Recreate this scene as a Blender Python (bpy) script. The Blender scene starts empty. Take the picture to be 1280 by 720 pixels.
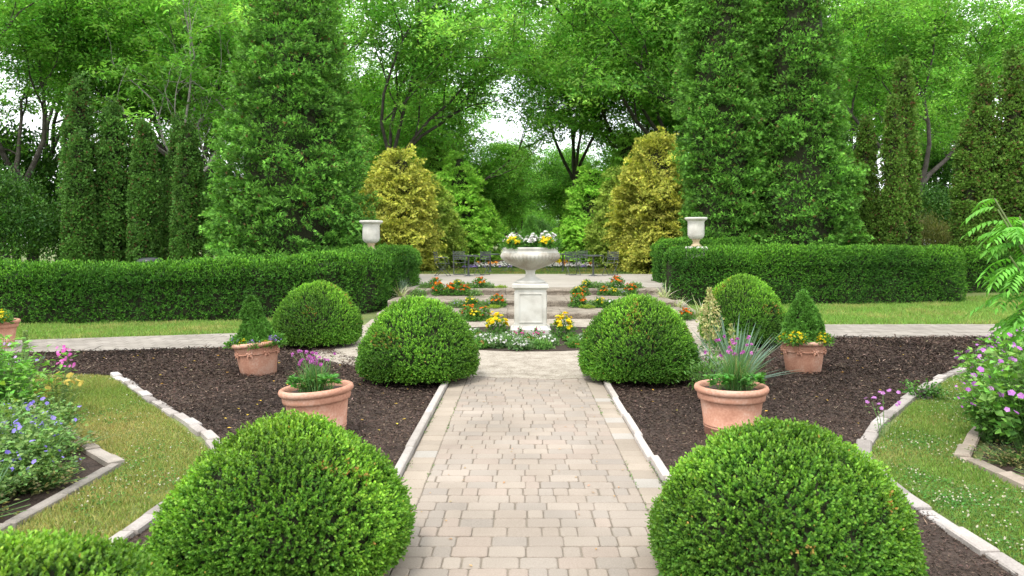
import bpy, math
import numpy as np
from mathutils import Vector

# ------------------------------------------------------------------ camera, sky, sun, exposure
SC = bpy.context.scene
COL = SC.collection
rad = math.radians

cam_d = bpy.data.cameras.new("camera")
cam = bpy.data.objects.new("camera", cam_d)
COL.objects.link(cam)
cam.location = (0, 0, 1.6)
cam.rotation_euler = (rad(90), 0, 0)
cam_d.sensor_width = 36
cam_d.lens = 26.72
cam_d.shift_x = -10 / 1280
cam_d.shift_y = -55 / 1280
cam_d.clip_start = 0.05
cam_d.clip_end = 2000
cam_d.dof.use_dof = True
cam_d.dof.focus_distance = 9.5
cam_d.dof.aperture_fstop = 5.0
SC.camera = cam

SUN_EL, SUN_AZ = rad(58), rad(-150)     # sun high, behind the viewer and to the left
world = bpy.data.worlds.new("World")
SC.world = world
world.use_nodes = True
wn, wl = world.node_tree.nodes, world.node_tree.links
wn.clear()
w_out = wn.new("ShaderNodeOutputWorld")
w_bg = wn.new("ShaderNodeBackground")
w_bg.inputs["Strength"].default_value = 0.125
w_sky = wn.new("ShaderNodeTexSky")
w_sky.sky_type = 'NISHITA'
w_sky.sun_disc = False
w_sky.sun_elevation = SUN_EL
w_sky.sun_rotation = SUN_AZ
w_tc = wn.new("ShaderNodeTexCoord")
w_noise = wn.new("ShaderNodeTexNoise")
w_noise.inputs["Scale"].default_value = 2.2
w_noise.inputs["Detail"].default_value = 5
w_ramp = wn.new("ShaderNodeMapRange")
w_ramp.inputs["From Min"].default_value = 0.3
w_ramp.inputs["From Max"].default_value = 0.62
w_ramp.inputs["To Min"].default_value = 0.72
w_ramp.inputs["To Max"].default_value = 1.0
w_cloud = wn.new("ShaderNodeVectorMath")
w_cloud.operation = 'SCALE'
w_cloud.inputs[0].default_value = (0.96, 0.985, 1.0)
w_cloud.inputs["Scale"].default_value = 9.6
w_mix = wn.new("ShaderNodeMix")
w_mix.data_type = 'RGBA'
wl.new(w_tc.outputs["Generated"], w_noise.inputs["Vector"])
wl.new(w_noise.outputs["Fac"], w_ramp.inputs["Value"])
wl.new(w_ramp.outputs["Result"], w_mix.inputs["Factor"])
wl.new(w_sky.outputs["Color"], w_mix.inputs["A"])
wl.new(w_cloud.outputs["Vector"], w_mix.inputs["B"])
wl.new(w_mix.outputs["Result"], w_bg.inputs["Color"])
wl.new(w_bg.outputs["Background"], w_out.inputs["Surface"])

sun_d = bpy.data.lights.new("sun", 'SUN')
sun = bpy.data.objects.new("sun", sun_d)
COL.objects.link(sun)
sun_d.energy = 1.35
sun_d.angle = rad(14)
sun_d.color = (1.0, 0.95, 0.87)
# Blender sky: rotation measured from +Y towards +X
_sd = Vector((math.sin(SUN_AZ) * math.cos(SUN_EL), math.cos(SUN_AZ) * math.cos(SUN_EL), math.sin(SUN_EL)))
sun.rotation_euler = _sd.to_track_quat('Z', 'Y').to_euler()
sun.location = (0, 0, 30)

SC.view_settings.view_transform = 'Standard'
SC.view_settings.look = 'None'
SC.view_settings.exposure = 1.05
SC.view_settings.gamma = 1.0
SC.render.engine = 'CYCLES'
SC.cycles.max_bounces = 7
SC.cycles.diffuse_bounces = 5
SC.cycles.glossy_bounces = 2
SC.cycles.transmission_bounces = 5
SC.cycles.transparent_max_bounces = 2

R = np.random.default_rng(11)

# ------------------------------------------------------------------ helpers
def nrm(v):
    v = np.asarray(v, float)
    return v / np.maximum(np.linalg.norm(v, axis=-1, keepdims=True), 1e-9)

def lump(P, scale, seed=0, octaves=3):
    """smooth pseudo noise in about -1..1"""
    P = np.asarray(P, float)
    g = np.random.default_rng(seed + 991)
    out = np.zeros(len(P))
    amp, tot = 1.0, 0.0
    for o in range(octaves):
        for k in range(4):
            d = nrm(g.normal(size=3)) * (2 * math.pi * scale * 2 ** o) * g.uniform(.6, 1.3)
            out += amp * np.sin(P @ d + g.uniform(0, 6.28)) / 2.2
        tot += amp
        amp *= .55
    return out / tot

class MB:
    """collects geometry for ONE mesh"""
    def __init__(s):
        s.V, s.F, s.C, s.n = [], [], [], 0
    def add(s, V, F, C=(.5, .5, .5), m=0):
        V = np.asarray(V, np.float32).reshape(-1, 3)
        F = np.asarray(F, np.int64)
        C = np.asarray(C, np.float32)
        if C.ndim == 1:
            C = np.tile(C, (len(V), 1))
        s.V.append(V); s.C.append(C)
        s.F.append((F + s.n, m))
        s.n += len(V)
    def box(s, x0, x1, y0, y1, z0, z1, C=(.5, .5, .5), m=0):
        V = [(x, y, z) for z in (z0, z1) for y in (y0, y1) for x in (x0, x1)]
        s.add(V, [(0, 2, 3, 1), (4, 5, 7, 6), (0, 1, 5, 4), (2, 6, 7, 3), (0, 4, 6, 2), (1, 3, 7, 5)], C, m)
    def tube(s, pts, rads, sides=6, C=(.5, .5, .5), m=0, cap=True):
        pts = np.asarray(pts, float); k = len(pts)
        rads = np.broadcast_to(np.asarray(rads, float), (k,))
        T = np.gradient(pts, axis=0); T = nrm(T)
        ref = np.array((0, 0, 1.)) if abs(T[0][2]) < .9 else np.array((1., 0, 0))
        A = nrm(np.cross(T, ref)); B = np.cross(T, A)
        a = np.arange(sides) * 2 * math.pi / sides
        V = pts[:, None] + rads[:, None, None] * (np.cos(a)[None, :, None] * A[:, None] + np.sin(a)[None, :, None] * B[:, None])
        i = np.arange(k - 1)[:, None] * sides; j = np.arange(sides)[None]; j2 = (j + 1) % sides
        F = np.stack([i + j, i + j2, i + sides + j2, i + sides + j], -1).reshape(-1, 4)
        n0 = s.n
        s.add(V.reshape(-1, 3), F, C, m)
        if cap:
            s.F.append((np.array([list(range(n0 + sides - 1, n0 - 1, -1))]), m))
            s.F.append((np.array([list(range(n0 + (k - 1) * sides, n0 + k * sides))]), m))
    def lathe(s, prof, seg=40, C=(.5, .5, .5), m=0, c=(0, 0, 0), flute=None):
        prof = np.asarray(prof, float); k = len(prof)
        a = np.arange(seg) * 2 * math.pi / seg
        r = np.repeat(prof[:, :1], seg, 1)
        if flute is not None:
            r = r * (1 + flute[:, None] * np.abs(np.sin(a * seg / 8))[None])
        V = np.stack([r * np.cos(a), r * np.sin(a), np.repeat(prof[:, 1:], seg, 1)], -1) + np.asarray(c)
        i = np.arange(k - 1)[:, None] * seg; j = np.arange(seg)[None]; j2 = (j + 1) % seg
        F = np.stack([i + j, i + j2, i + seg + j2, i + seg + j], -1).reshape(-1, 4)
        s.add(V.reshape(-1, 3), F, C, m)
    def build(s, name, mats, parent=None, smooth=False, loc=None):
        V = np.concatenate(s.V); C = np.concatenate(s.C)
        me = bpy.data.meshes.new(name)
        me.vertices.add(len(V)); me.vertices.foreach_set("co", V.ravel())
        idx = np.concatenate([f.ravel() for f, _ in s.F]).astype(np.int32)
        tot = np.concatenate([np.full(len(f), f.shape[1]) for f, _ in s.F]).astype(np.int32)
        mi = np.concatenate([np.full(len(f), m) for f, m in s.F]).astype(np.int32)
        me.loops.add(len(idx)); me.loops.foreach_set("vertex_index", idx)
        me.polygons.add(len(tot))
        st = np.zeros(len(tot), np.int32); st[1:] = np.cumsum(tot)[:-1]
        me.polygons.foreach_set("loop_start", st)
        me.polygons.foreach_set("loop_total", tot)
        me.polygons.foreach_set("material_index", mi)
        me.polygons.foreach_set("use_smooth", np.full(len(tot), smooth, bool))
        at = me.color_attributes.new("Col", 'FLOAT_COLOR', 'POINT')
        at.data.foreach_set("color", np.concatenate([C, np.ones((len(C), 1))], 1).astype(np.float32).ravel())
        for mm in (mats if isinstance(mats, (list, tuple)) else [mats]):
            me.materials.append(mm)
        me.update(calc_edges=True)
        o = bpy.data.objects.new(name, me)
        COL.objects.link(o)
        if parent is not None: o.parent = parent
        if loc is not None: o.location = loc
        return o

def tag(o, label=None, cat=None, group=None, kind=None):
    if label: o["label"] = label
    if cat: o["category"] = cat
    if group: o["group"] = group
    if kind: o["kind"] = kind
    return o

def empty(name, loc=(0, 0, 0), rz=0.0):
    o = bpy.data.objects.new(name, None)
    o.empty_display_size = .2
    COL.objects.link(o)
    o.location = loc; o.rotation_euler = (0, 0, rz)
    return o

def dup(o, loc=None, rz=None, scale=None, label=None, group=None, parent=None):
    c = o.copy(); COL.objects.link(c)
    if parent is not None: c.parent = parent
    if loc is not None: c.location = loc
    if rz is not None: c.rotation_euler = (0, 0, rz)
    if scale is not None: c.scale = (scale,) * 3 if np.isscalar(scale) else scale
    if label: c["label"] = label
    if group: c["group"] = group
    for ch in [x for x in COL.objects if x.parent == o]:
        dup(ch, parent=c)
    return c

def struct(o): o["kind"] = "structure"; return o
def stuff(o): o["kind"] = "stuff"; return o

# ------------------------------------------------------------------ materials
def new_mat(name):
    m = bpy.data.materials.new(name); m.use_nodes = True
    nt = m.node_tree
    return m, nt.nodes, nt.links, nt.nodes["Principled BSDF"]

def mat_leaf(name, rough=.55, trans=.3, spec=.35, tint=(1.15, 1.15, .6)):
    m, n, l, p = new_mat(name)
    at = n.new("ShaderNodeAttribute"); at.attribute_name = "Col"
    l.new(at.outputs["Color"], p.inputs["Base Color"])
    p.inputs["Roughness"].default_value = rough
    p.inputs["Specular IOR Level"].default_value = spec
    if trans > 0:
        tr = n.new("ShaderNodeBsdfTranslucent")
        mul = n.new("ShaderNodeVectorMath"); mul.operation = 'MULTIPLY'
        mul.inputs[1].default_value = tint
        l.new(at.outputs["Color"], mul.inputs[0]); l.new(mul.outputs[0], tr.inputs["Color"])
        mx = n.new("ShaderNodeMixShader"); mx.inputs[0].default_value = trans
        l.new(p.outputs[0], mx.inputs[1]); l.new(tr.outputs[0], mx.inputs[2])
        l.new(mx.outputs[0], n["Material Output"].inputs["Surface"])
    return m

def mat_rock(name, c1, c2, scale=6, rough=.85, bump=.3, fine=60, c3=None, attr=False, bump_dist=.01, fine_amt=.5, spec=.3):
    """mottled mineral surface: two noise scales blended between two colours, with bump"""
    m, n, l, p = new_mat(name)
    tc = n.new("ShaderNodeTexCoord")
    a = n.new("ShaderNodeTexNoise"); a.inputs["Scale"].default_value = scale; a.inputs["Detail"].default_value = 6
    b = n.new("ShaderNodeTexNoise"); b.inputs["Scale"].default_value = fine; b.inputs["Detail"].default_value = 3
    l.new(tc.outputs["Object"], a.inputs["Vector"]); l.new(tc.outputs["Object"], b.inputs["Vector"])
    mxf = n.new("ShaderNodeMix"); mxf.data_type = 'FLOAT'; mxf.inputs["Factor"].default_value = fine_amt
    l.new(a.outputs["Fac"], mxf.inputs["A"]); l.new(b.outputs["Fac"], mxf.inputs["B"])
    r = n.new("ShaderNodeValToRGB")
    r.color_ramp.elements[0].position = .36; r.color_ramp.elements[0].color = (*c1, 1)
    r.color_ramp.elements[1].position = .64; r.color_ramp.elements[1].color = (*c2, 1)
    if c3:
        e = r.color_ramp.elements.new(.5); e.color = (*c3, 1)
    l.new(mxf.outputs["Result"], r.inputs["Fac"])
    src = r.outputs["Color"]
    if attr:
        at = n.new("ShaderNodeAttribute"); at.attribute_name = "Col"
        mu = n.new("ShaderNodeVectorMath"); mu.operation = 'MULTIPLY'
        l.new(at.outputs["Color"], mu.inputs[0]); l.new(src, mu.inputs[1]); src = mu.outputs[0]
    l.new(src, p.inputs["Base Color"])
    p.inputs["Roughness"].default_value = rough
    p.inputs["Specular IOR Level"].default_value = spec
    bp = n.new("ShaderNodeBump"); bp.inputs["Strength"].default_value = bump; bp.inputs["Distance"].default_value = bump_dist
    l.new(mxf.outputs["Result"], bp.inputs["Height"]); l.new(bp.outputs["Normal"], p.inputs["Normal"])
    return m

M_LEAF = mat_leaf("leaf")
M_NEEDLE = mat_leaf("needle", rough=.6, trans=.18, spec=.25)
M_TREE = mat_leaf("tree_leaf", rough=.6, trans=.42, spec=.2, tint=(1.1, 1.15, .7))
M_PETAL = mat_leaf("petal", rough=.6, trans=.3, spec=.15, tint=(1, 1, 1))
M_GRASS = mat_leaf("grass_blade", rough=.6, trans=.25, spec=.25)
M_CORE = mat_rock("twig_shade_core", (.012, .014, .006), (.03, .035, .012), scale=20, fine=90, bump=.6)  # near-black core blocks see-through; its colour carries the shade inside the foliage
M_BARK = mat_rock("bark", (.035, .028, .022), (.13, .115, .1), scale=5, fine=30, bump=.6, bump_dist=.03)
M_STEM = mat_leaf("stem", rough=.6, trans=0)
M_TERRA = mat_rock("terracotta", (.38, .18, .12), (.57, .36, .275), scale=4.5, fine=55, bump=.18, c3=(.49, .25, .17), fine_amt=.35, bump_dist=.005)
M_SOIL = mat_rock("potting_soil", (.02, .014, .01), (.06, .04, .028), scale=30, fine=110, bump=.8)
M_LIME = mat_rock("limestone", (.42, .40, .355), (.62, .61, .57), scale=4, fine=120, bump=.08, c3=(.56, .54, .49), fine_amt=.3, bump_dist=.003)
M_STEP = mat_rock("step_stone", (.13, .105, .08), (.36, .31, .25), scale=4.5, fine=45, bump=.8, bump_dist=.03)
M_PLAZA = mat_rock("exposed_aggregate", (.17, .14, .105), (.46, .41, .345), scale=5.5, fine=70, bump=.9, c3=(.35, .305, .25), fine_amt=.6, bump_dist=.015)
M_TERR = mat_rock("terrace_gravel", (.31, .275, .235), (.44, .40, .355), scale=1.2, fine=70, bump=.3, bump_dist=.006, fine_amt=.55)
M_PAVER = mat_rock("tumbled_paver", (.63, .615, .595), (.92, .905, .90), scale=1.3, fine=130, bump=.35, attr=True, bump_dist=.003, fine_amt=.45)
M_JOINT = mat_rock("joint_sand", (.13, .11, .085), (.25, .21, .165), scale=8, fine=120, bump=.5)
M_KERB = mat_rock("kerb_stone", (.75, .73, .72), (1.08, 1.07, 1.06), scale=7, fine=90, bump=.4, attr=True, bump_dist=.006)
M_MULCH = mat_rock("mulch_soil", (.03, .02, .015), (.085, .058, .045), scale=5, fine=70, bump=1.0, bump_dist=.02, fine_amt=.6)
M_CHIP = mat_leaf("mulch_chip", rough=.85, trans=0, spec=.2)
M_METAL = mat_rock("dark_metal", (.055, .06, .064), (.09, .097, .10), scale=20, fine=120, bump=.05, rough=.45, spec=.5)
M_WOOD = mat_rock("weathered_wood", (.16, .1, .06), (.33, .23, .15), scale=3, fine=60, bump=.4)
M_BRICK = mat_rock("red_brick", (.17, .08, .06), (.27, .14, .11), scale=6, fine=60, bump=.4)
M_PLASTIC = mat_rock("black_plastic", (.01, .011, .014), (.02, .022, .028), scale=9, fine=60, bump=.05, rough=.4, spec=.5)

def mat_ground():
    m, n, l, p = new_mat("lawn_ground")
    tc = n.new("ShaderNodeTexCoord")
    a = n.new("ShaderNodeTexNoise"); a.inputs["Scale"].default_value = .9; a.inputs["Detail"].default_value = 6
    b = n.new("ShaderNodeTexNoise"); b.inputs["Scale"].default_value = 45; b.inputs["Detail"].default_value = 4
    l.new(tc.outputs["Object"], a.inputs["Vector"]); l.new(tc.outputs["Object"], b.inputs["Vector"])
    mx = n.new("ShaderNodeMix"); mx.data_type = 'FLOAT'; mx.inputs["Factor"].default_value = .5
    l.new(a.outputs["Fac"], mx.inputs["A"]); l.new(b.outputs["Fac"], mx.inputs["B"])
    r = n.new("ShaderNodeValToRGB")
    r.color_ramp.elements[0].position = .38; r.color_ramp.elements[0].color = (.07, .11, .024, 1)
    r.color_ramp.elements[1].position = .66; r.color_ramp.elements[1].color = (.22, .25, .075, 1)
    l.new(mx.outputs["Result"], r.inputs["Fac"]); l.new(r.outputs["Color"], p.inputs["Base Color"])
    p.inputs["Roughness"].default_value = .9
    bp = n.new("ShaderNodeBump"); bp.inputs["Strength"].default_value = .6; bp.inputs["Distance"].default_value = .02
    l.new(b.outputs["Fac"], bp.inputs["Height"]); l.new(bp.outputs["Normal"], p.inputs["Normal"])
    return m
M_GROUND = mat_ground()

# ------------------------------------------------------------------ foliage tools
def perp(D):
    ref = np.where(np.abs(D[:, 2:3]) < .9, np.array([[0, 0, 1.]]), np.array([[1., 0, 0]]))
    A = nrm(np.cross(D, ref)); return A, np.cross(D, A)

def leaves(mb, P, D, U, L, W, C, m=0, fold=.2, wide=.45, rnd=False):
    """one folded four-sided leaf per point"""
    N = len(P)
    D = nrm(D); S = nrm(np.cross(D, U)); Q = np.cross(S, D)
    L = np.broadcast_to(np.asarray(L, float), (N,))[:, None]; W = np.broadcast_to(np.asarray(W, float), (N,))[:, None]
    if rnd:
        a, b = P + D * L * .28, P + D * L * .74
        V = np.stack([P, a - S * W * .46 + Q * fold * W * .8, b - S * W * .42 + Q * fold * W * .8, P + D * L, b + S * W * .42 + Q * fold * W * .8, a + S * W * .46 + Q * fold * W * .8], 1)
        mb.add(V.reshape(-1, 3), np.arange(N * 6).reshape(N, 6), np.repeat(C, 6, 0), m)
        return
    mid = P + D * L * wide
    V = np.stack([P, mid - S * W / 2 + Q * fold * W, P + D * L - Q * L * .06, mid + S * W / 2 + Q * fold * W], 1)
    F = np.arange(N * 4).reshape(N, 4)
    mb.add(V.reshape(-1, 3), F, np.repeat(C, 4, 0), m)

def jit(C, N, amt=.2, hue=.08):
    C = np.broadcast_to(np.asarray(C, float), (N, 3))
    k = np.clip(1 + amt * R.normal(size=(N, 1)), .45, 1.8)
    h = 1 + hue * R.normal(size=(N, 3))
    return np.clip(C * k * h, .004, .95)

def sprigs(mb, P, N, n=8, stem=.05, L=.02, W=.011, old=(.03, .1, .015), new=(.12, .26, .03), up=.35, jitter=.35, mixp=1.6, tone=None, m=0, fold=.2, new_mix=None, rnd=False):
    k = len(P)
    D = nrm(N + up * np.array([0, 0, 1.]) + jitter * R.normal(size=(k, 3)))
    A, B = perp(D)
    ln = stem * R.uniform(.6, 1.35, k)[:, None]
    old, new = np.asarray(old, float), np.asarray(new, float)
    fr = R.uniform(.4, 1, k)[:, None] if new_mix is None else new_mix[:, None]
    tone = np.ones((k, 1)) if tone is None else tone[:, None]
    ph0 = R.uniform(0, 6.28, k)
    for i in range(n):
        t = i / max(n - 1, 1)
        ph = ph0 + (i // 2) * 1.57 + (i % 2) * 3.14 + R.normal(0, .3, k)
        a = rad(62 - 36 * t) + R.normal(0, .2, k)
        side = np.cos(ph)[:, None] * A + np.sin(ph)[:, None] * B
        d = np.cos(a)[:, None] * D + np.sin(a)[:, None] * side
        u = nrm(D - d * np.sum(D * d, 1, keepdims=True) + .2 * R.normal(size=(k, 3)))
        C = (old + (new - old) * (t ** mixp) * fr) * tone
        leaves(mb, P + D * ln * t, d, u, L * R.uniform(.75, 1.2, k), W * R.uniform(.8, 1.2, k), jit(C, k, .16, .06), m, fold, rnd=rnd)

def sphere_pts(n):
    return nrm(R.normal(size=(n, 3)))

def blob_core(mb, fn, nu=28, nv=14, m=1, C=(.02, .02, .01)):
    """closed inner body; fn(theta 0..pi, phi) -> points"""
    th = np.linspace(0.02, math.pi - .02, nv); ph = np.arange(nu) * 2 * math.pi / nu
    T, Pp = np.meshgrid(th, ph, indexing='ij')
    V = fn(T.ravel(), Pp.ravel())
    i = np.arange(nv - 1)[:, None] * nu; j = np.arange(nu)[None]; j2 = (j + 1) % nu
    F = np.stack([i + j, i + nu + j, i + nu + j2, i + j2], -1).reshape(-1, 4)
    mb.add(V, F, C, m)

def boxwood(name, r, h, seed, nsprig=6500, leaf=.02, old=(.05, .16, .015), new=(.36, .66, .06), flat=1.78):
    """clipped dome of boxwood"""
    zc = .27 * h
    def fn(th, ph, k=1.0):
        s, c = np.sin(th), np.cos(th)
        e = 2 / flat
        rr = r * np.where(c > 0, np.abs(s) ** e, np.abs(s) ** .35)
        z = np.where(c > 0, zc + (h - zc) * np.abs(c) ** e, zc - zc * .98 * np.abs(c) ** .8)
        rr = np.where(c > 0, rr, rr * (1 - .02 * np.abs(c)))
        return np.stack([rr * np.cos(ph) * k, rr * np.sin(ph) * k, zc + (z - zc) * k], 1)
    c = R.uniform(-.62, 1, nsprig); th = np.arccos(c); ph = R.uniform(0, 6.283, nsprig)
    P = fn(th, ph)
    N = nrm((P - np.array([0, 0, zc])) / np.array([r, r, h - zc]) ** 1.3)
    bump = lump(P, 1.6, seed, 3) * .022 + lump(P, 6, seed + 5, 2) * .014
    hole = np.clip(lump(P, 2.3, seed + 21, 3) - .35, 0, 1)
    depth = R.exponential(.018, nsprig) + .09 * hole * R.uniform(.3, 1, nsprig)
    P = P + N * (bump - depth - .045)[:, None]
    mb = MB()
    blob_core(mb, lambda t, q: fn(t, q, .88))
    up_ness = .45 + .55 * np.clip(N[:, 2], 0, 1)  # upward-facing sprigs mix in more of the paler tip colour
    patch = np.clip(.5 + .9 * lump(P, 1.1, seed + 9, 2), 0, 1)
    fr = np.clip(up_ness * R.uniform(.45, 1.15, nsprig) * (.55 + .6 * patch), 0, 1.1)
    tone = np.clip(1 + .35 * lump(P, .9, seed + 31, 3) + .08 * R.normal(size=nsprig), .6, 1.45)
    dry = (lump(P, 1.2, seed + 41, 3) > .62) & (N[:, 2] > .3) & (R.uniform(size=nsprig) < .35)
    kd = np.where(dry)[0]
    for rep_ in range(4):
        leaves(mb, P[kd] + N[kd] * R.uniform(.2, 1, (len(kd), 1)) * leaf * 3, N[kd] + .7 * R.normal(size=(len(kd), 3)), sphere_pts(len(kd)), leaf, leaf * .6, jit((.42, .26, .07), len(kd)), rnd=True)
    sprigs(mb, P, N, tone=tone, n=9, stem=leaf * 3.0, L=leaf, W=leaf * .6, old=old, new=new, up=.45, jitter=.36, new_mix=fr, rnd=True, mixp=1.15)
    # a few bleached leaves
    k = int(nsprig * .012); idx = R.integers(0, nsprig, k)
    leaves(mb, P[idx] + N[idx] * leaf * 2.2, N[idx] + .6 * R.normal(size=(k, 3)), sphere_pts(k), leaf, leaf * .6, jit((.55, .36, .09), k))
    return mb.build(name, [M_LEAF, M_CORE])

def hedge_mesh(name, pts, width, heights, seed, dens=620, old=(.032, .115, .014), new=(.15, .37, .03), z0s=None):
    """clipped yew hedge along a polyline (world coordinates)"""
    pts = np.asarray(pts, float); seg = np.linalg.norm(np.diff(pts, axis=0), axis=1); cum = np.r_[0, np.cumsum(seg)]
    Lh = cum[-1]; heights = np.asarray(heights, float)
    z0s = np.zeros(len(pts)) if z0s is None else np.asarray(z0s, float)
    def frame(s):
        x = np.interp(s, cum, pts[:, 0]); y = np.interp(s, cum, pts[:, 1])
        e = .15
        dx = np.interp(s + e, cum, pts[:, 0]) - np.interp(s - e, cum, pts[:, 0])
        dy = np.interp(s + e, cum, pts[:, 1]) - np.interp(s - e, cum, pts[:, 1])
        t = nrm(np.stack([dx, dy, 0 * dx], 1))
        return np.stack([x, y, np.interp(s, cum, z0s)], 1), t, np.interp(s, cum, heights)
    def surf(s, u, k=1.0):
        """u 0..pi over the cross section"""
        c, t, h = frame(s)
        b = np.stack([t[:, 1], -t[:, 0], 0 * t[:, 0]], 1)
        endr = width / 2
        d = np.minimum(s, Lh - s)
        q = np.clip(d / endr, 0, 1); sh = np.sqrt(np.clip(1 - (1 - q) ** 2, .0, 1))
        sh = .12 + .88 * sh
        hh = h * (.86 + .14 * sh)
        cu, su = np.cos(u), np.sin(u)
        x = np.sign(cu) * np.abs(cu) ** .45 * width / 2 * sh * (1 - .1 * (np.abs(su) < .5))
        z = np.abs(su) ** .5 * hh
        P = c + b * (x * k)[:, None] + np.array([0, 0, 1.]) * (z * (1 - (1 - k) * .9))[:, None]
        N = nrm(b * (cu * np.abs(cu) ** .3)[:, None] + np.array([0, 0, 1.]) * (su ** 3)[:, None] + t * (np.sign(s - Lh / 2) * np.clip(1 - q, 0, 1) * 1.2)[:, None] + 1e-6)
        return P, N
    per = width + 2 * heights.mean()
    n = int(dens * Lh * per)
    s = R.uniform(0, Lh, n); u = R.uniform(0, math.pi, n)
    # even out along the section
    u = np.where(R.uniform(size=n) < .5, u, np.arccos(R.uniform(-1, 1, n)))
    low = R.uniform(size=n) < .35; uq = np.arcsin(R.uniform(0, .95, n) ** 2); u = np.where(low, np.where(R.uniform(size=n) < .5, uq, math.pi - uq), u)
    P, N = surf(s, u)
    patch = lump(P, .55, seed + 3, 3)
    P = P + N * (.075 * lump(P, .9, seed, 3) + .03 * lump(P, 3.2, seed + 1, 2) - R.exponential(.03, n))[:, None]
    P[:, 2] = np.maximum(P[:, 2], .02)
    mb = MB()
    ns, nu = max(12, int(Lh * 3)), 14
    S, Uu = np.meshgrid(np.linspace(.05, Lh - .05, ns), np.linspace(0, math.pi, nu), indexing='ij')
    Vc, _ = surf(S.ravel(), Uu.ravel(), .86)
    i = np.arange(ns - 1)[:, None] * nu; j = np.arange(nu - 1)[None]
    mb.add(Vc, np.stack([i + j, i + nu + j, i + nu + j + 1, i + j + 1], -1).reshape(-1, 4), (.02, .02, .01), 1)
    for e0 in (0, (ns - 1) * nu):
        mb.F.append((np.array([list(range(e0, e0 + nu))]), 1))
    fr = np.clip((.5 + .5 * np.clip(N[:, 2], 0, 1)) * R.uniform(.2, 1.2, n) * (1 + .6 * patch), 0, 1.25)  # faces turned up take more of the paler tip colour than the sides
    sprigs(mb, P, N, n=4, stem=.07, L=.06, W=.026, old=old, new=new, up=.5, jitter=.4, new_mix=fr, mixp=1.0)
    return mb.build(name, [M_NEEDLE, M_CORE])

def conifer_crown(name, prof, seed, nclump, per, clump_r, L, W, old, new, parent, droop=.0, up=.6, z_lo=0.0, rough=.12, brown=.04, core=True, fan=True, core_k=.72, depthk=1.0):
    """prof: (z, radius) outline; foliage in clumps over that outline"""
    prof = np.asarray(prof, float)
    z = prof[:, 0]; rr = prof[:, 1]
    zz = np.linspace(z[0], z[-1], 200); ri = np.interp(zz, z, rr)
    cdf = np.cumsum(ri + .05); cdf /= cdf[-1]
    cz = np.interp(R.uniform(0, 1, nclump), cdf, zz)
    ph = R.uniform(0, 6.283, nclump)
    q = np.stack([np.cos(ph), np.sin(ph), 0 * ph], 1)
    base_r = np.interp(cz, z, rr)
    c0 = np.stack([base_r * np.cos(ph), base_r * np.sin(ph), cz], 1)
    big = lump(c0, .35, seed, 2)
    cr = base_r * (1 + rough * big) - R.exponential(.05, nclump) * depthk
    Cc = np.stack([cr * np.cos(ph), cr * np.sin(ph), cz], 1)
    ctone = np.clip(1 + .16 * R.normal(size=nclump) + .14 * big, .55, 1.5)
    K = nclump * per
    ci = np.repeat(np.arange(nclump), per)
    off = sphere_pts(K) * (R.uniform(.15, 1, K) ** .6)[:, None] * clump_r * R.uniform(.7, 1.25, nclump)[ci][:, None]
    inward = np.sum(off * q[ci], 1) < -.35 * clump_r
    off[inward] *= -1
    P = Cc[ci] + off * np.array([1, 1, 1.15])
    outw = q[ci]
    D = nrm(outw * .35 + nrm(off) * .55 + np.array([0, 0, 1.]) * (up - droop) + .35 * R.normal(size=(K, 3)))
    U = nrm(outw + np.array([0, 0, .35]) + .55 * R.normal(size=(K, 3)))
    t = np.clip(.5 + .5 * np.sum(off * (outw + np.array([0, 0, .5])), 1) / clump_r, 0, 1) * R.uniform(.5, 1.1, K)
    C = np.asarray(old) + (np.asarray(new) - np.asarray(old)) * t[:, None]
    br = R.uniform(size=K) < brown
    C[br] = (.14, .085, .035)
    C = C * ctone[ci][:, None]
    Ls = L * R.uniform(.7, 1.25, K)
    mb = MB()
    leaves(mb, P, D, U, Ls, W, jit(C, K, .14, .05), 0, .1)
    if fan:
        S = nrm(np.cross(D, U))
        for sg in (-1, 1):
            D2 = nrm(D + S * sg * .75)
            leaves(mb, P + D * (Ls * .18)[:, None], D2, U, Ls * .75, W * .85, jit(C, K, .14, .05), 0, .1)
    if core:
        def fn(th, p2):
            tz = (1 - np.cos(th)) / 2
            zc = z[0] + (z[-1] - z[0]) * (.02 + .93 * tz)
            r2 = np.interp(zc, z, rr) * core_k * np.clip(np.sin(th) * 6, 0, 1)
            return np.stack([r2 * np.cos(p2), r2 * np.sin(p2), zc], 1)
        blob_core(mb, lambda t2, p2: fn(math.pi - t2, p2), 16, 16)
    return mb.build(name, [M_NEEDLE, M_CORE], parent)

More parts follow.
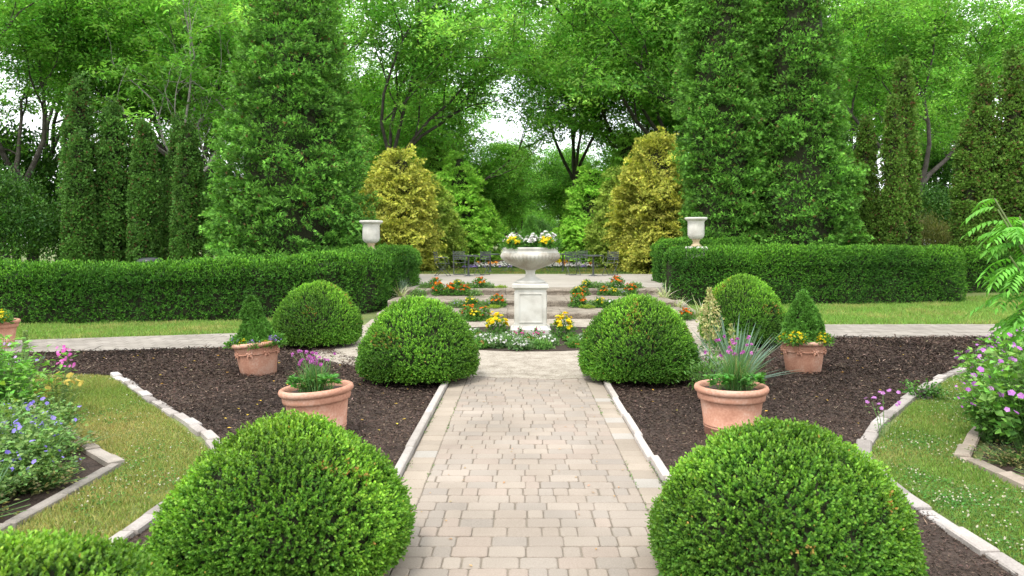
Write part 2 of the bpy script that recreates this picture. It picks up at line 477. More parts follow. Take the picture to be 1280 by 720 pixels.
def bough_crown(name, prof, seed, nb, per, blen, L, W, old, new, parent, rise=.55, droop=.5, rough=.14, brown=.02, core_k=.6, inset=.12, twist=.45, wild=.3):
    """conifer crown of layered flat boughs, each a fan of small sprays"""
    prof = np.asarray(prof, float); z = prof[:, 0]; rr = prof[:, 1]
    zz = np.linspace(z[0], z[-1], 200); cdf = np.cumsum(np.interp(zz, z, rr) + .05); cdf /= cdf[-1]
    bz = np.interp(R.uniform(0, 1, nb), cdf, zz); ph = R.uniform(0, 6.283, nb)
    br = np.interp(bz, z, rr)
    o = np.stack([np.cos(ph), np.sin(ph), 0 * ph], 1); t = np.stack([-np.sin(ph), np.cos(ph), 0 * ph], 1)
    big = lump(np.c_[o * br[:, None] * .8, bz][:, [0, 1, 3]], .42, seed, 3)
    ln = blen * R.uniform(.6, 1.35, nb) * np.clip(br / (.25 * rr.max()), .35, 1)
    base_r = br * (1 + rough * big) - ln * .75 - R.exponential(inset, nb)
    base = o * np.maximum(base_r, 0)[:, None] + np.array([0, 0, 1.]) * (bz - ln * .35)[:, None]
    tw = R.normal(0, twist, nb)[:, None]
    b = nrm(o + t * R.normal(0, .35, (nb, 1)) + np.array([0, 0, 1.]) * (rise + wild * R.normal(size=(nb, 1))))
    tt = nrm(t * np.cos(tw) + np.array([0, 0, 1.]) * np.sin(tw))
    tt = nrm(tt - b * np.sum(tt * b, 1, keepdims=True)); up = np.cross(b, tt); up *= np.sign(up[:, 2:3] + 1e-6)
    K = nb * per; i = np.repeat(np.arange(nb), per)
    u = R.uniform(.1, 1, K) ** .75; w = R.uniform(-1, 1, K)
    Lb = ln[i]
    P = base[i] + b[i] * (u * Lb)[:, None] + tt[i] * (w * Lb * .55 * np.sin(np.clip(u, 0, 1) * 2.4 + .3))[:, None] + up[i] * (R.normal(0, .035, K) + .05 * big[i] - droop * .22 * Lb * u ** 2)[:, None]
    D = nrm(b[i] + tt[i] * (w * 1.1)[:, None] - up[i] * (droop * u * .6)[:, None] + .28 * R.normal(size=(K, 3)))
    U = nrm(.85 * o[i] + np.array([0, 0, .45]) + .5 * R.normal(size=(K, 3)))
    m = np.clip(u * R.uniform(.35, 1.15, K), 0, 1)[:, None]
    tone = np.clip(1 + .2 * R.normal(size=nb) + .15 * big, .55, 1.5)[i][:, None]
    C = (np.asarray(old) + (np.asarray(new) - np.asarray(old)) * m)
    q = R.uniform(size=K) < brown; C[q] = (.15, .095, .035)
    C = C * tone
    mb = MB(); Ls = L * R.uniform(.65, 1.25, K)
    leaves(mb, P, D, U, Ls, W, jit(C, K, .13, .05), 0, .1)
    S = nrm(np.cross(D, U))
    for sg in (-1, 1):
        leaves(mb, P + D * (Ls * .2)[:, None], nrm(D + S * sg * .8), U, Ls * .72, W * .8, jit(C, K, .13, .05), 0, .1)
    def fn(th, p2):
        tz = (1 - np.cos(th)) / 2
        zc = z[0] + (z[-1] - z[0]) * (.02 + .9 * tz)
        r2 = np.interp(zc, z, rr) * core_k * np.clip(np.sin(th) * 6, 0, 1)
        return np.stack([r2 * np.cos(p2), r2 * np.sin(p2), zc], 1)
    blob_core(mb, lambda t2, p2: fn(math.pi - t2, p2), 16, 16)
    return mb.build(name, [M_NEEDLE, M_CORE], parent)

def trunk(name, h, r, parent, sides=7, lean=(0, 0)):
    mb = MB()
    t = np.linspace(0, 1, 7)
    pts = np.stack([lean[0] * t, lean[1] * t, h * t], 1)
    mb.tube(pts, r * (1 - .75 * t), sides)
    return mb.build(name, M_BARK, parent, smooth=True)

def decid_tree(label, seed, height, trunk_h, r0, cols, group, nlimb=4, spread=.55, leaf=(.22, .09), per=42, clump=.5, loc=(0, 0, 0), rz=0, lean=(0, 0), droop=.25, name="leafy_tree", sparse=0.0):
    global R
    keep = R; R = np.random.default_rng(seed)
    root = empty(name, loc, rz)
    tag(root, label, "tree", group)
    tb = MB(); centers = []
    def limb(p, d, ln, r, level):
        n = 5
        pts = [np.array(p, float)]; dd = np.array(d, float)
        for i in range(n):
            dd = nrm(dd + R.normal(0, .16, 3) + np.array([0, 0, .10 if level < 3 else -.04]))
            pts.append(pts[-1] + dd * ln / n)
        pts = np.array(pts)
        tb.tube(pts, np.linspace(r, r * (.62 if level == 0 else .45), n + 1), 7 if level < 2 else 4, cap=False)
        if level >= 2:
            for q in pts[1:]:
                for k3 in range(3): centers.append(q + R.normal(0, .42, 3) * np.array([1, 1, .7]))
        if level == 3: return
        nch = (nlimb, 4, 4)[level]
        ph = R.uniform(0, 6.28)
        for k in range(nch):
            a = ph + k * 6.283 / nch + R.normal(0, .35)
            A, B = perp(dd[None]); 
            sp = (spread, .75, .85)[level] * R.uniform(.7, 1.3)
            nd = nrm(dd + sp * (math.cos(a) * A[0] + math.sin(a) * B[0]))
            st = pts[-1] if (k == 0 or level == 0) else pts[R.integers(2, n + 1)]
            limb(st, nd, ln * (1.25 * (height - trunk_h) / max(trunk_h, .1) * .42 if level == 0 else .62) * R.uniform(.8, 1.2), r * (.5 if level == 0 else .45), level + 1)
    limb((0, 0, 0), nrm(np.array([lean[0], lean[1], 1.])), trunk_h, r0, 0)
    tb.build("trunk", M_BARK, root, smooth=True)
    Cn = np.array(centers)
    if sparse > 0: Cn = Cn[R.uniform(size=len(Cn)) > sparse]
    n = len(Cn); K = n * per; ci = np.repeat(np.arange(n), per)
    sc = clump * R.uniform(.6, 1.3, n)
    off = R.normal(size=(K, 3)) * np.array([1, 1, .4]) * sc[ci][:, None] * .6
    P = Cn[ci] + off
    D = nrm(R.normal(size=(K, 3)) * np.array([1, 1, .5]) - np.array([0, 0, droop]))
    U = nrm(np.array([0, 0, 1.]) + .5 * R.normal(size=(K, 3)))
    tone = np.clip(1 + .3 * R.normal(size=n), .5, 1.7)
    mixv = np.clip(R.normal(.45, .28, n), 0, 1)
    c1, c2 = np.asarray(cols[0]), np.asarray(cols[1])
    C = (c1 + (c2 - c1) * mixv[ci][:, None]) * tone[ci][:, None]
    mb = MB()
    leaves(mb, P, D, U, leaf[0] * R.uniform(.6, 1.25, K), leaf[1] * R.uniform(.7, 1.2, K), jit(C, K, .16, .06), 0, .15)
    mb.build("crown", M_TREE, root)
    R = keep
    return root

def bush(name, label, r, h, seed, cols, nclump=120, per=70, leaf=(.10, .055), clump=.28, group=None, loc=(0, 0, 0), cat="shrub", rz=0):
    """loose rounded shrub"""
    root = empty(name, loc, rz); tag(root, label, cat, group)
    d = sphere_pts(nclump); d[:, 2] = np.abs(d[:, 2]) * 1.1 - .1
    Cc = d * np.array([r, r, h * .62]) * (R.uniform(.55, 1, nclump) ** .5)[:, None] * (1 + .18 * lump(d, .7, seed, 2))[:, None]
    Cc[:, 2] += h * .36
    Cc[:, 2] = np.maximum(Cc[:, 2], .08)
    K = nclump * per; ci = np.repeat(np.arange(nclump), per)
    off = R.normal(size=(K, 3)) * clump * .55
    P = Cc[ci] + off
    P[:, 2] = np.maximum(P[:, 2], .02)
    D = nrm(nrm(Cc)[ci] * .7 + R.normal(size=(K, 3)) * .7 + np.array([0, 0, .2]))
    U = nrm(np.array([0, 0, 1.]) + .6 * R.normal(size=(K, 3)))
    c1, c2 = np.asarray(cols[0]), np.asarray(cols[1])
    mixv = np.clip(R.normal(.4, .3, nclump), 0, 1)
    C = c1 + (c2 - c1) * mixv[ci][:, None]
    mb = MB()
    leaves(mb, P, D, U, leaf[0] * R.uniform(.6, 1.25, K), leaf[1] * R.uniform(.7, 1.2, K), jit(C, K, .18, .07), 0, .15)
    mb.build("crown", M_LEAF, root)
    tb = MB()
    for k in range(7):
        a = k * .9; e = Cc[R.integers(nclump)]
        tb.tube([(0.08 * math.cos(a), .08 * math.sin(a), 0), e * .5 + np.array([0, 0, .05]), e], [.03, .02, .008], 5)
    tb.build("trunk", M_BARK, root)
    return root

def rosettes(mb, P, N, size, C, petals=6, cup=.35, m=0, wide=.6):
    n = len(P); N = nrm(N); A, B = perp(N)
    size = np.broadcast_to(np.asarray(size, float), (n,))
    C = np.broadcast_to(np.asarray(C, float), (n, 3))
    ph0 = R.uniform(0, 6.28, n)
    for i in range(petals):
        ph = ph0 + i * 6.283 / petals
        d = np.cos(ph)[:, None] * A + np.sin(ph)[:, None] * B + cup * N * R.uniform(.3, 1.4, (n, 1))
        leaves(mb, P, d, N, size * .5, size * .5 * wide * 1.5, jit(C, n, .10, .03), m, .1, .6)

def strap(mb, P, D, L, W, bend, C, segs=5, m=0, taper=True):
    """long arching blades; P,D (n,3)"""
    n = len(P); D = nrm(D)
    L = np.broadcast_to(np.asarray(L, float), (n,)); W = np.broadcast_to(np.asarray(W, float), (n,)); bend = np.broadcast_to(np.asarray(bend, float), (n,))
    hz = D * np.array([1, 1, 0]); hz = nrm(hz + 1e-4 * R.normal(size=(n, 3)) * np.array([1, 1, 0]))
    S = nrm(np.cross(hz, np.array([0, 0, 1.])))
    pos = P.copy(); d = D.copy(); rows = []
    for i in range(segs + 1):
        t = i / segs
        w = W * ((1 - t) ** .6 if taper else 1) * (.55 + .45 * min(1, t * 4)) + .0006
        rows.append(np.stack([pos - S * w[:, None] / 2, pos + S * w[:, None] / 2], 1))
        d = nrm(d + (hz * .5 - np.array([0, 0, 1.])) * (bend / segs)[:, None])
        pos = pos + d * (L / segs)[:, None]
    V = np.stack(rows, 1)                    # n, segs+1, 2, 3
    k = (segs + 1) * 2
    base = np.arange(n)[:, None, None] * k
    i = np.arange(segs)[None, :, None] * 2
    F = np.concatenate([base + i, base + i + 1, base + i + 3, base + i + 2], -1).reshape(-1, 4)
    C = np.broadcast_to(np.asarray(C, float), (n, 3))
    mb.add(V.reshape(-1, 3), F, np.repeat(C, k, 0), m)

def in_poly(x, y, poly):
    poly = np.asarray(poly); ins = np.zeros(len(x), bool); j = len(poly) - 1
    for i in range(len(poly)):
        xi, yi = poly[i]; xj, yj = poly[j]
        c = ((yi > y) != (yj > y)) & (x < (xj - xi) * (y - yi) / (yj - yi + 1e-12) + xi)
        ins ^= c; j = i
    return ins

def poly_pts(poly, dens):
    poly = np.asarray(poly, float); lo, hi = poly.min(0), poly.max(0)
    n = int(dens * np.prod(hi - lo))
    q = R.uniform(lo, hi, (n, 2))
    return q[in_poly(q[:, 0], q[:, 1], poly)]

def sheet(name, poly, z, mat, thick=.02, smooth_fn=None):
    """flat polygon with a real edge"""
    mb = MB(); n = len(poly)
    V = [(x, y, z) for x, y in poly] + [(x, y, z - thick) for x, y in poly]
    mb.add(V, [list(range(n))])
    mb.F.append((np.array([[i, i + n, (i + 1) % n + n, (i + 1) % n] for i in range(n)]), 0))
    return mb.build(name, mat)

# ------------------------------------------------------------------ ground
def ground_z(x, y):
    t = np.clip((y - 20.2) / 5.0, 0, 1)
    return .45 * t * t * (3 - 2 * t)

def build_ground():
    xs = np.concatenate([[-600, -200, -80], np.linspace(-40, 40, 41), [80, 200, 600]])
    ys = np.concatenate([[-200, -40, -10], np.linspace(0, 70, 71), [120, 250, 900]])
    X, Y = np.meshgrid(xs, ys, indexing='ij')
    V = np.stack([X.ravel(), Y.ravel(), ground_z(X.ravel(), Y.ravel())], 1)
    nx, ny = len(xs), len(ys)
    i = np.arange(nx - 1)[:, None] * ny; j = np.arange(ny - 1)[None]
    mb = MB(); mb.add(V, np.stack([i + j, i + ny + j, i + ny + j + 1, i + j + 1], -1).reshape(-1, 4))
    struct(mb.build("ground", M_GROUND, smooth=True))
build_ground()

# ---- plan of the garden (metres; the path runs along +Y)
PX0, PX1 = -.62, .755          # field of the brick path
BW = .175                      # border course
KX0, KX1 = PX0 - BW - .01, PX1 + BW + .01
PLC, PLR = (.17, 12.75), 3.9   # round plaza
L_EDGE = [(-2.16, 1.0), (-2.15, 3.0), (-2.13, 4.3), (-2.13, 5.2), (-2.25, 5.75), (-2.57, 6.26), (-3.1, 6.95), (-3.75, 7.72), (-4.35, 8.5), (-4.92, 9.25)]
R_EDGE = [(2.42, 1.0), (2.40, 3.0), (2.40, 4.3), (2.42, 4.9), (2.5, 5.5), (2.66, 5.92), (3.15, 6.7), (3.8, 7.55), (4.45, 8.35), (5.05, 9.05), (5.6, 9.6)]
def plaza_arc(a0, a1, n=24, r=PLR):
    return [(PLC[0] + r * math.cos(rad(a)), PLC[1] + r * math.sin(rad(a))) for a in np.linspace(a0, a1, n)]

left_bed = [(KX0 - .03, 1.0), (KX0 - .03, 9.4)] + [(-1.2, 9.6), (-2.4, 10.6), (-2.9, 11.5), (-3.2, 11.85), (-6.47, 11.17), (-12, 10.2), (-12, 9.25), (-4.92, 9.25)] + L_EDGE[::-1][1:]
right_bed = [(KX1 + .03, 1.0), (KX1 + .03, 9.4), (1.5, 9.6), (2.6, 10.6), (3.3, 11.5), (3.9, 12.82), (12, 12.9), (12, 9.7), (5.6, 9.6)] + R_EDGE[::-1][1:]

def mulch(poly, z=.012):
    """mulch sheet with an uneven surface"""
    poly = np.asarray(poly); lo, hi = poly.min(0), poly.max(0)
    mb = MB()
    n = len(poly)
    V = [(x, y, z) for x, y in poly] + [(x, y, -.02) for x, y in poly]
    mb.add(V, [list(range(n))])
    return struct(mb.build("mulch_bed", M_MULCH))
mulch(left_bed); mulch(right_bed)

def chips(poly, dens):
    q = poly_pts(poly, 1.0 * dens)
    # thin out with distance from the viewer
    keep = R.uniform(size=len(q)) < np.clip(7.0 / np.maximum(q[:, 1], 3), .3, 1)
    q = q[keep]; q = q[(q[:, 1] > 2) & (np.abs(q[:, 0]) < .75 * q[:, 1] + 1)]
    n = len(q); far = np.clip(q[:, 1] / 6.5, .8, 2.0)
    P = np.stack([q[:, 0], q[:, 1], .016 + R.uniform(0, .016, n) * far + .012 * np.clip(lump(np.c_[q, 0 * q[:, 0]], .8, 4, 2), -.5, 1)], 1)
    a = R.uniform(0, 6.28, n)
    D = np.stack([np.cos(a), np.sin(a), R.normal(0, .28, n)], 1)
    U = np.stack([R.normal(0, .35, n), R.normal(0, .35, n), np.ones(n)], 1)
    tone = np.clip(.75 + .35 * R.normal(size=n) + .35 * lump(np.c_[q, 0 * q[:, 0]], .5, 8, 3), .15, 2.0)
    C = np.array([.085, .058, .045]) * tone[:, None]
    li = R.uniform(size=n) < .035; C[li] = np.array([.26, .19, .14]) * R.uniform(.6, 1.3, (li.sum(), 1))
    mb = MB(); leaves(mb, P, D, U, R.uniform(.012, .042, n) * far * np.where(R.uniform(size=n) < .05, 2.2, 1), R.uniform(.005, .013, n) * far, jit(C, n, .12, .05), 0, .15)
    # fallen yellow petals
    k = 70; q = poly_pts(poly, 4)[:k]; k = len(q)
    P = np.stack([q[:, 0], q[:, 1], np.full(k, .045)], 1); a = R.uniform(0, 6.28, k)
    leaves(mb, P, np.stack([np.cos(a), np.sin(a), 0 * a], 1), np.array([[0.2, 0, 1.]]).repeat(k, 0), .04, .025, jit((.55, .36, .05), k), 0, .1)
    return stuff(mb.build("mulch_chips", M_CHIP))
chips(left_bed, 4200); chips(right_bed, 4200)

# ---- pavers
def paver(mb, x0, x1, y0, y1, z, C, g=.0025, ch=.004, cut=.014):
    x0 += g; x1 -= g; y0 += g; y1 -= g
    x0, x1, y0, y1 = [v + R.normal(0, .0016) for v in (x0, x1, y0, y1)]
    def ring(d, zz):
        c = cut
        a0, a1, b0, b1 = x0 + d, x1 - d, y0 + d, y1 - d
        return [(a0 + c, b0, zz), (a1 - c, b0, zz), (a1, b0 + c, zz), (a1, b1 - c, zz), (a1 - c, b1, zz), (a0 + c, b1, zz), (a0, b1 - c, zz), (a0, b0 + c, zz)]
    tl = R.normal(0, .0006, 2)
    V = np.array(ring(0, z - .03) + ring(0, z - ch) + ring(ch, z))
    V[:, 2] += R.normal(0, .0012) + (V[:, 0] - (x0 + x1) / 2) * tl[0] * 4 + (V[:, 1] - (y0 + y1) / 2) * tl[1] * 4
    F = [[a + i, a + (i + 1) % 8, a + 8 + (i + 1) % 8, a + 8 + i] for a in (0, 8) for i in range(8)]
    n0 = mb.n
    mb.add(V, F, C)
    mb.F.append((np.array([[n0 + 16 + i for i in range(8)]]), 0))

PAVER_COLS = np.array([(.385, .325, .27), (.37, .318, .27), (.35, .31, .268), (.40, .342, .285), (.325, .29, .255), (.38, .31, .26), (.415, .36, .305)])
def paver_col():
    c = PAVER_COLS[R.integers(len(PAVER_COLS))] * R.uniform(.93, 1.07)
    return c * .62 + .38 * PAVER_COLS.mean(0)

def brick_path():
    mb = MB()
    y = .6; row = 0
    while y < 9.0:
        d = .134
        x = PX0 - R.uniform(0, .14)
        while x < PX1 - .01:
            w = .19 if R.uniform() < .62 else .096
            a, b = max(x, PX0), min(x + w, PX1)
            if PX1 - b < .05: b = PX1
            if b - a > .035:
                paver(mb, a, b, y, y + d, .03, paver_col(), cut=.012 if b - a > .07 else .006)
            x = b if b == PX1 else x + w
        y += d; row += 1
    for side in (0, 1):
        y = .6
        while y < (8.75 if side == 0 else 8.6):
            d = R.choice([.17, .15, .19])
            c = np.array((.41, .35, .285)) * R.uniform(.88, 1.08)
            if R.uniform() < .06: c = np.array((.44, .41, .37))
            a, b = (PX0 - BW, PX0) if side == 0 else (PX1, PX1 + BW)
            paver(mb, a, b, y, y + d, .029, c, cut=.008)
            y += d
    mb.box(PX0 - BW - .005, PX1 + BW + .005, .5, 9.0, -.02, .0235, (.3, .3, .3), 1)
    return struct(mb.build("brick_path", [M_PAVER, M_JOINT]))
brick_path()

def cross_path(quad, nrow, ncol):
    """brick walk across the garden: quad corners near-left, near-right, far-right, far-left"""
    a, b, c, d = [np.array(p, float) for p in quad]
    mb = MB()
    for i in range(nrow):
        off = .5 * (i % 2)
        for j in range(-1, ncol + 1):
            u0, u1 = np.clip([(j + off) / ncol, (j + 1 + off) / ncol], 0, 1)
            if u1 - u0 < 1e-4: continue
            v0, v1 = i / nrow + .004, (i + .975) / nrow
            du = .02 / ncol
            f = lambda u, v: (a * (1 - u) + b * u) * (1 - v) + (d * (1 - u) + c * u) * v
            z = .02 + R.normal(0, .001)
            V = [(*f(u0 + du, v0), z), (*f(u1 - du, v0), z), (*f(u1 - du, v1), z), (*f(u0 + du, v1), z)]
            mb.add(V, [(0, 1, 2, 3)], np.array((.38, .345, .305)) * R.uniform(.92, 1.06))
    V = [(*p, .014) for p in (a, b, c, d)]
    mb.add(V, [(0, 1, 2, 3)], (.3, .3, .3), 1)
    return struct(mb.build("brick_walk", [M_PAVER, M_JOINT]))
cross_path([(-13.5, 9.95), (-3.0, 11.85), (-3.3, 14.0), (-13.5, 10.9)], 8, 55)
cross_path([(3.75, 12.83), (14.5, 12.9), (14.5, 15.05), (3.2, 14.9)], 9, 55)

def joint_moss():
    """moss tufts and dirt caught in the joints beside the kerbs, and fallen petals"""
    mb = MB(); n = 1500
    side = R.integers(0, 2, n); y = R.uniform(2.2, 8.6, n)
    keep = lump(np.c_[side * 3.0, y, 0 * y], .35, 77, 3) > -.1
    x = np.where(side == 0, KX0 + .012, KX1 - .012) + R.normal(0, .012, n)
    x = np.where(R.uniform(size=n) < .3, np.where(side == 0, PX0, PX1) + R.normal(0, .004, n), x)
    P = np.c_[x, y, np.full(n, .028)][keep]; k = len(P); a = R.uniform(0, 6.28, k)
    leaves(mb, P, np.c_[np.cos(a), np.sin(a), R.uniform(.1, 1, k)], np.tile([[0, 0, 1.]], (k, 1)) + .3 * R.normal(size=(k, 3)), R.uniform(.008, .024, k), .009, jit((.12, .22, .05), k, .3, .1), 0, .1)
    k = 60; P = np.c_[R.uniform(PX0, PX1, k), R.uniform(2.5, 8.8, k), np.full(k, .036)]; a = R.uniform(0, 6.28, k)
    leaves(mb, P, np.c_[np.cos(a), np.sin(a), 0 * a], np.tile([[.1, .1, 1.]], (k, 1)), R.uniform(.012, .035, k), .012, jit((.45, .26, .10), k, .25, .1), 0, .15)
    stuff(mb.build("moss", M_GRASS))
joint_moss()

# ---- plaza of exposed aggregate with a wavy front where it meets the bricks
def plaza():
    pts = []
    for a in np.linspace(0, 360, 120, endpoint=False):
        r = PLR + .05 * math.sin(a * .21) + .03 * math.sin(a * .67 + 1)
        x, y = PLC[0] + r * math.cos(rad(a)) * .92, PLC[1] + r * math.sin(rad(a))
        pts.append((x, min(y, 15.88)))
    o = struct(sheet("plaza", pts, .036, M_PLAZA, .06))
    return o
plaza()
# grass-side fill of the approach to the steps
struct(sheet("step_landing", [(-3.0, 14.6), (3.6, 14.6), (3.7, 15.9), (-3.1, 15.9)], .031, M_PLAZA, .04))

# ---- kerbs
def kerb_line(pts, w, h, mean, name="kerb", blen=(.22, .4), z=0.0, off=0.0, jitter=.012, cols=((.40, .365, .34), (.31, .28, .26), (.46, .43, .41))):
    pts = np.asarray(pts, float); seg = np.linalg.norm(np.diff(pts, axis=0), axis=1); cum = np.r_[0, np.cumsum(seg)]
    mb = MB(); s = 0
    while s < cum[-1] - .05:
        e = min(s + R.uniform(*blen), cum[-1])
        p0 = np.array([np.interp(s, cum, pts[:, k]) for k in (0, 1)]); p1 = np.array([np.interp(e, cum, pts[:, k]) for k in (0, 1)])
        t = (p1 - p0) / (np.linalg.norm(p1 - p0) + 1e-9); b = np.array([-t[1], t[0]])
        g = .004; ww = w * R.uniform(.86, 1.1) / 2; hh = h + R.normal(0, jitter * .5); o = R.normal(0, jitter) + off
        ch = .008
        c = [p0 + t * g + b * (o - ww), p1 - t * g + b * (o - ww), p1 - t * g + b * (o + ww), p0 + t * g + b * (o + ww)]
        ctr = sum(c) / 4
        ci = [ctr + (q - ctr) * (1 - 2 * ch / np.array([max(e - s, .1), max(e - s, .1)])) * 1 for q in c]
        ci = [q + b * (ch if k < 2 else -ch) for k, q in enumerate(ci)]
        dz = R.normal(0, .003, 4)
        V = [(*q, z - .05) for q in c] + [(*q, z + hh - ch) for q in c] + [(*q, z + hh + dz[k]) for k, q in enumerate(ci)]
        F = [[a + i, a + (i + 1) % 4, a + 4 + (i + 1) % 4, a + 4 + i] for a in (0, 4) for i in range(4)] + [[8, 9, 10, 11]]
        mb.add(V, F, np.array(cols[R.integers(len(cols))]) * R.uniform(.9, 1.08))
        s = e
    return struct(mb.build(name, M_KERB))
kerb_line([(KX0 - .03, .6), (KX0 - .03, 8.55)], .058, .075, 0, blen=(.9, 1.3), jitter=.004, cols=((.38, .35, .32), (.43, .40, .37)))
kerb_line([(KX1 + .03, .6), (KX1 + .025, 8.5)], .062, .07, 0, blen=(.45, .8), jitter=.008, cols=((.42, .385, .35), (.48, .44, .41)))
kerb_line(L_EDGE, .095, .04, 0, blen=(.2, .3), jitter=.012)
kerb_line(R_EDGE, .105, .04, 0, blen=(.24, .42), jitter=.010)
L_BED = [(-2.9, 1.5), (-2.88, 3.4), (-2.87, 4.7), (-2.89, 5.43), (-3.35, 5.86), (-4.2, 6.75), (-5.3, 8.0)]
R_BED = [(3.30, 1.5), (3.30, 3.6), (3.30, 4.98), (3.28, 5.6), (3.7, 6.2), (4.6, 7.3), (5.6, 8.4)]
kerb_line(L_BED[:4], .07, .04, 0, blen=(.4, .7), jitter=.006, cols=((.30, .27, .24), (.24, .22, .195)))
kerb_line(L_BED[3:], .11, .045, 0, blen=(.2, .3), jitter=.01, cols=((.34, .30, .255), (.38, .34, .30)))
kerb_line(R_BED[:4], .10, .04, 0, blen=(.3, .5), jitter=.01, cols=((.36, .30, .25), (.30, .255, .21)))
kerb_line(R_BED[3:], .10, .04, 0, blen=(.3, .5), jitter=.01, cols=((.36, .30, .25), (.30, .255, .21)))
# soil of the two perennial beds
lb_poly = [(-2.93, 1.5), (-2.93, 5.4), (-4.3, 6.75), (-5.4, 8.0), (-6.3, 9.1), (-12, 9.1), (-12, 1.5)]
rb_poly = [(3.36, 1.5), (3.36, 5.55), (4.6, 7.2), (5.7, 8.35), (6.2, 9.3), (12, 9.3), (12, 1.5)]
struct(sheet("flower_bed_soil", lb_poly, .008, M_MULCH, .03))
struct(sheet("flower_bed_soil", rb_poly, .008, M_MULCH, .03))

# ---- lawns
def lawn(poly, dens, h, w, dry, seed, zf=0.0, clover=0.0, col=(.10, .20, .03), dry_col=(.36, .26, .09)):
    q = poly_pts(poly, dens)
    n = len(q); P3 = np.c_[q, np.zeros(n)]
    P = np.c_[q, ground_z(q[:, 0], q[:, 1]) + zf]
    hh = h * R.uniform(.5, 1.35, n) * (1 + .3 * lump(P3, 1.5, seed, 2))
    D = nrm(np.c_[R.normal(0, .5, n), R.normal(0, .5, n), np.ones(n)])
    U = nrm(R.normal(size=(n, 3)) * np.array([1, 1, .2]))
    dn = np.clip(dry + .55 * lump(P3, .55, seed + 2, 3) + .25 * R.normal(size=n), 0, 1)[:, None]
    C = np.asarray(col) * (1 - dn) + np.asarray(dry_col) * dn
    mb = MB(); leaves(mb, P, D, U, hh, w * R.uniform(.7, 1.3, n), jit(C, n, .18, .07), 0, .1, .35)
    if clover > 0:
        q = poly_pts(poly, clover); n = len(q); pn = lump(np.c_[q, 0 * q[:, 0]], .7, seed + 7, 2)
        q = q[R.uniform(size=n) < np.clip(.3 + .9 * pn, 0, 1)]; n = len(q)
        P = np.c_[q, np.full(n, h * .95)]
        for k in range(2):
            rosettes(mb, P + np.array([0, 0, .004 * k]), np.tile([[0, 0, 1.]], (n, 1)) + .3 * R.normal(size=(n, 3)), .015 - .004 * k, (.62, .58, .48), 5, .5)
        q2 = np.repeat(q, 14, 0) + R.normal(0, .07, (n * 14, 2)); n2 = len(q2)
        q2 = q2[in_poly(q2[:, 0], q2[:, 1], poly)]; n2 = len(q2)
        a = R.uniform(0, 6.28, n2)
        leaves(mb, np.c_[q2, R.uniform(.4, .9, n2) * h], np.c_[np.cos(a), np.sin(a), .2 * R.normal(size=n2)], np.tile([[0, 0, 1.]], (n2, 1)) + .3 * R.normal(size=(n2, 3)), .018, .016, jit((.07, .2, .03), n2), 0, .1, .6)
    return stuff(mb.build("grass", M_GRASS))
left_lawn = [(-2.2, 2.0), (-2.2, 5.2), (-2.35, 5.8), (-3.2, 6.95), (-4.98, 9.2), (-5.9, 9.2), (-4.1, 6.6), (-2.84, 5.43), (-2.82, 2.0)]
right_lawn = [(2.48, 1.8), (2.48, 5.0), (2.7, 5.85), (3.85, 7.5), (5.1, 9.0), (5.65, 9.5), (6.0, 9.2), (5.6, 8.35), (3.66, 6.2), (3.24, 5.6), (3.24, 1.8)]
lawn(left_lawn, 9500, .036, .006, .30, 3, clover=90, col=(.21, .30, .06), dry_col=(.45, .38, .15))
lawn(right_lawn, 9500, .036, .006, .22, 5, clover=190, col=(.18, .30, .055), dry_col=(.45, .38, .15))
lawn([(-14, 10.9), (-3.4, 14.05), (-3.3, 16.2), (-6, 15.7), (-14, 14.9)], 1500, .07, .012, .10, 7, col=(.19, .33, .06), dry_col=(.42, .38, .14))
lawn([(3.7, 15.0), (14.5, 15.1), (14.5, 22), (3.95, 19.2), (3.8, 16.2)], 1200, .08, .014, .08, 9, col=(.19, .34, .06), dry_col=(.42, .38, .14))
lawn([(-6.5, 29.3), (8, 29.3), (8, 35.2), (-6.5, 35.2)], 420, .07, .022, .2, 13, zf=.0, col=(.10, .2, .04))

# ------------------------------------------------------------------ steps and terrace
def stone_steps():
    root = empty("stone_steps", (0, 15.9, 0))
    tag(root, "three low wide stone steps behind the pedestal rising to the terrace", "steps")
    for (y0, y1, z0, z1, xa, xb) in ((15.9, 17.55, -.05, .16, -3.0, 3.62), (17.5, 19.45, .1, .30, -3.05, 3.55), (19.4, 20.1, .25, .457, -3.1, 3.55)):
        mb = MB()
        x = xa
        while x < xb - .1:
            w = min(R.uniform(.7, 1.5), xb - x)
            if xb - x - w < .3: w = xb - x
            n = 9
            xs = np.linspace(x + .006, x + w - .006, n)
            fy = y0 + .02 * lump(np.c_[xs, xs * 0, xs * 0], 1.2, int(x * 10) + 50, 3) - 15.9
            rows = []
            for (dy, zz) in ((.03, z0), (.012, z0 + .04), (0, (z0 + z1) / 2), (-.02, z1 - .05), (-.015, z1 - .015), (.012, z1), (y1 - y0, z1)):
                yy = fy + dy + R.normal(0, .006, n) * (dy < .5)
                if dy > .5: yy = np.full(n, y1 - 15.9)
                rows.append(np.stack([xs, yy, zz + R.normal(0, .0025, n)], 1))
            V = np.concatenate(rows); i = np.arange(6)[:, None] * n; j = np.arange(n - 1)[None]
            mb.add(V, np.stack([i + j, i + j + 1, i + n + j + 1, i + n + j], -1).reshape(-1, 4))
            n0 = mb.n - len(V)
            mb.F.append((np.array([[n0 + k * n for k in range(7)]]), 0)); mb.F.append((np.array([[n0 + k * n + n - 1 for k in range(6, -1, -1)]]), 0))
            x += w
        mb.box(xa + .02, xb - .02, y0 + .05 - 15.9, y1 - 15.9, z0 - .1, z1 - .012, (.2, .2, .2))
        mb.build("step", M_STEP, root)
    return root
stone_steps()
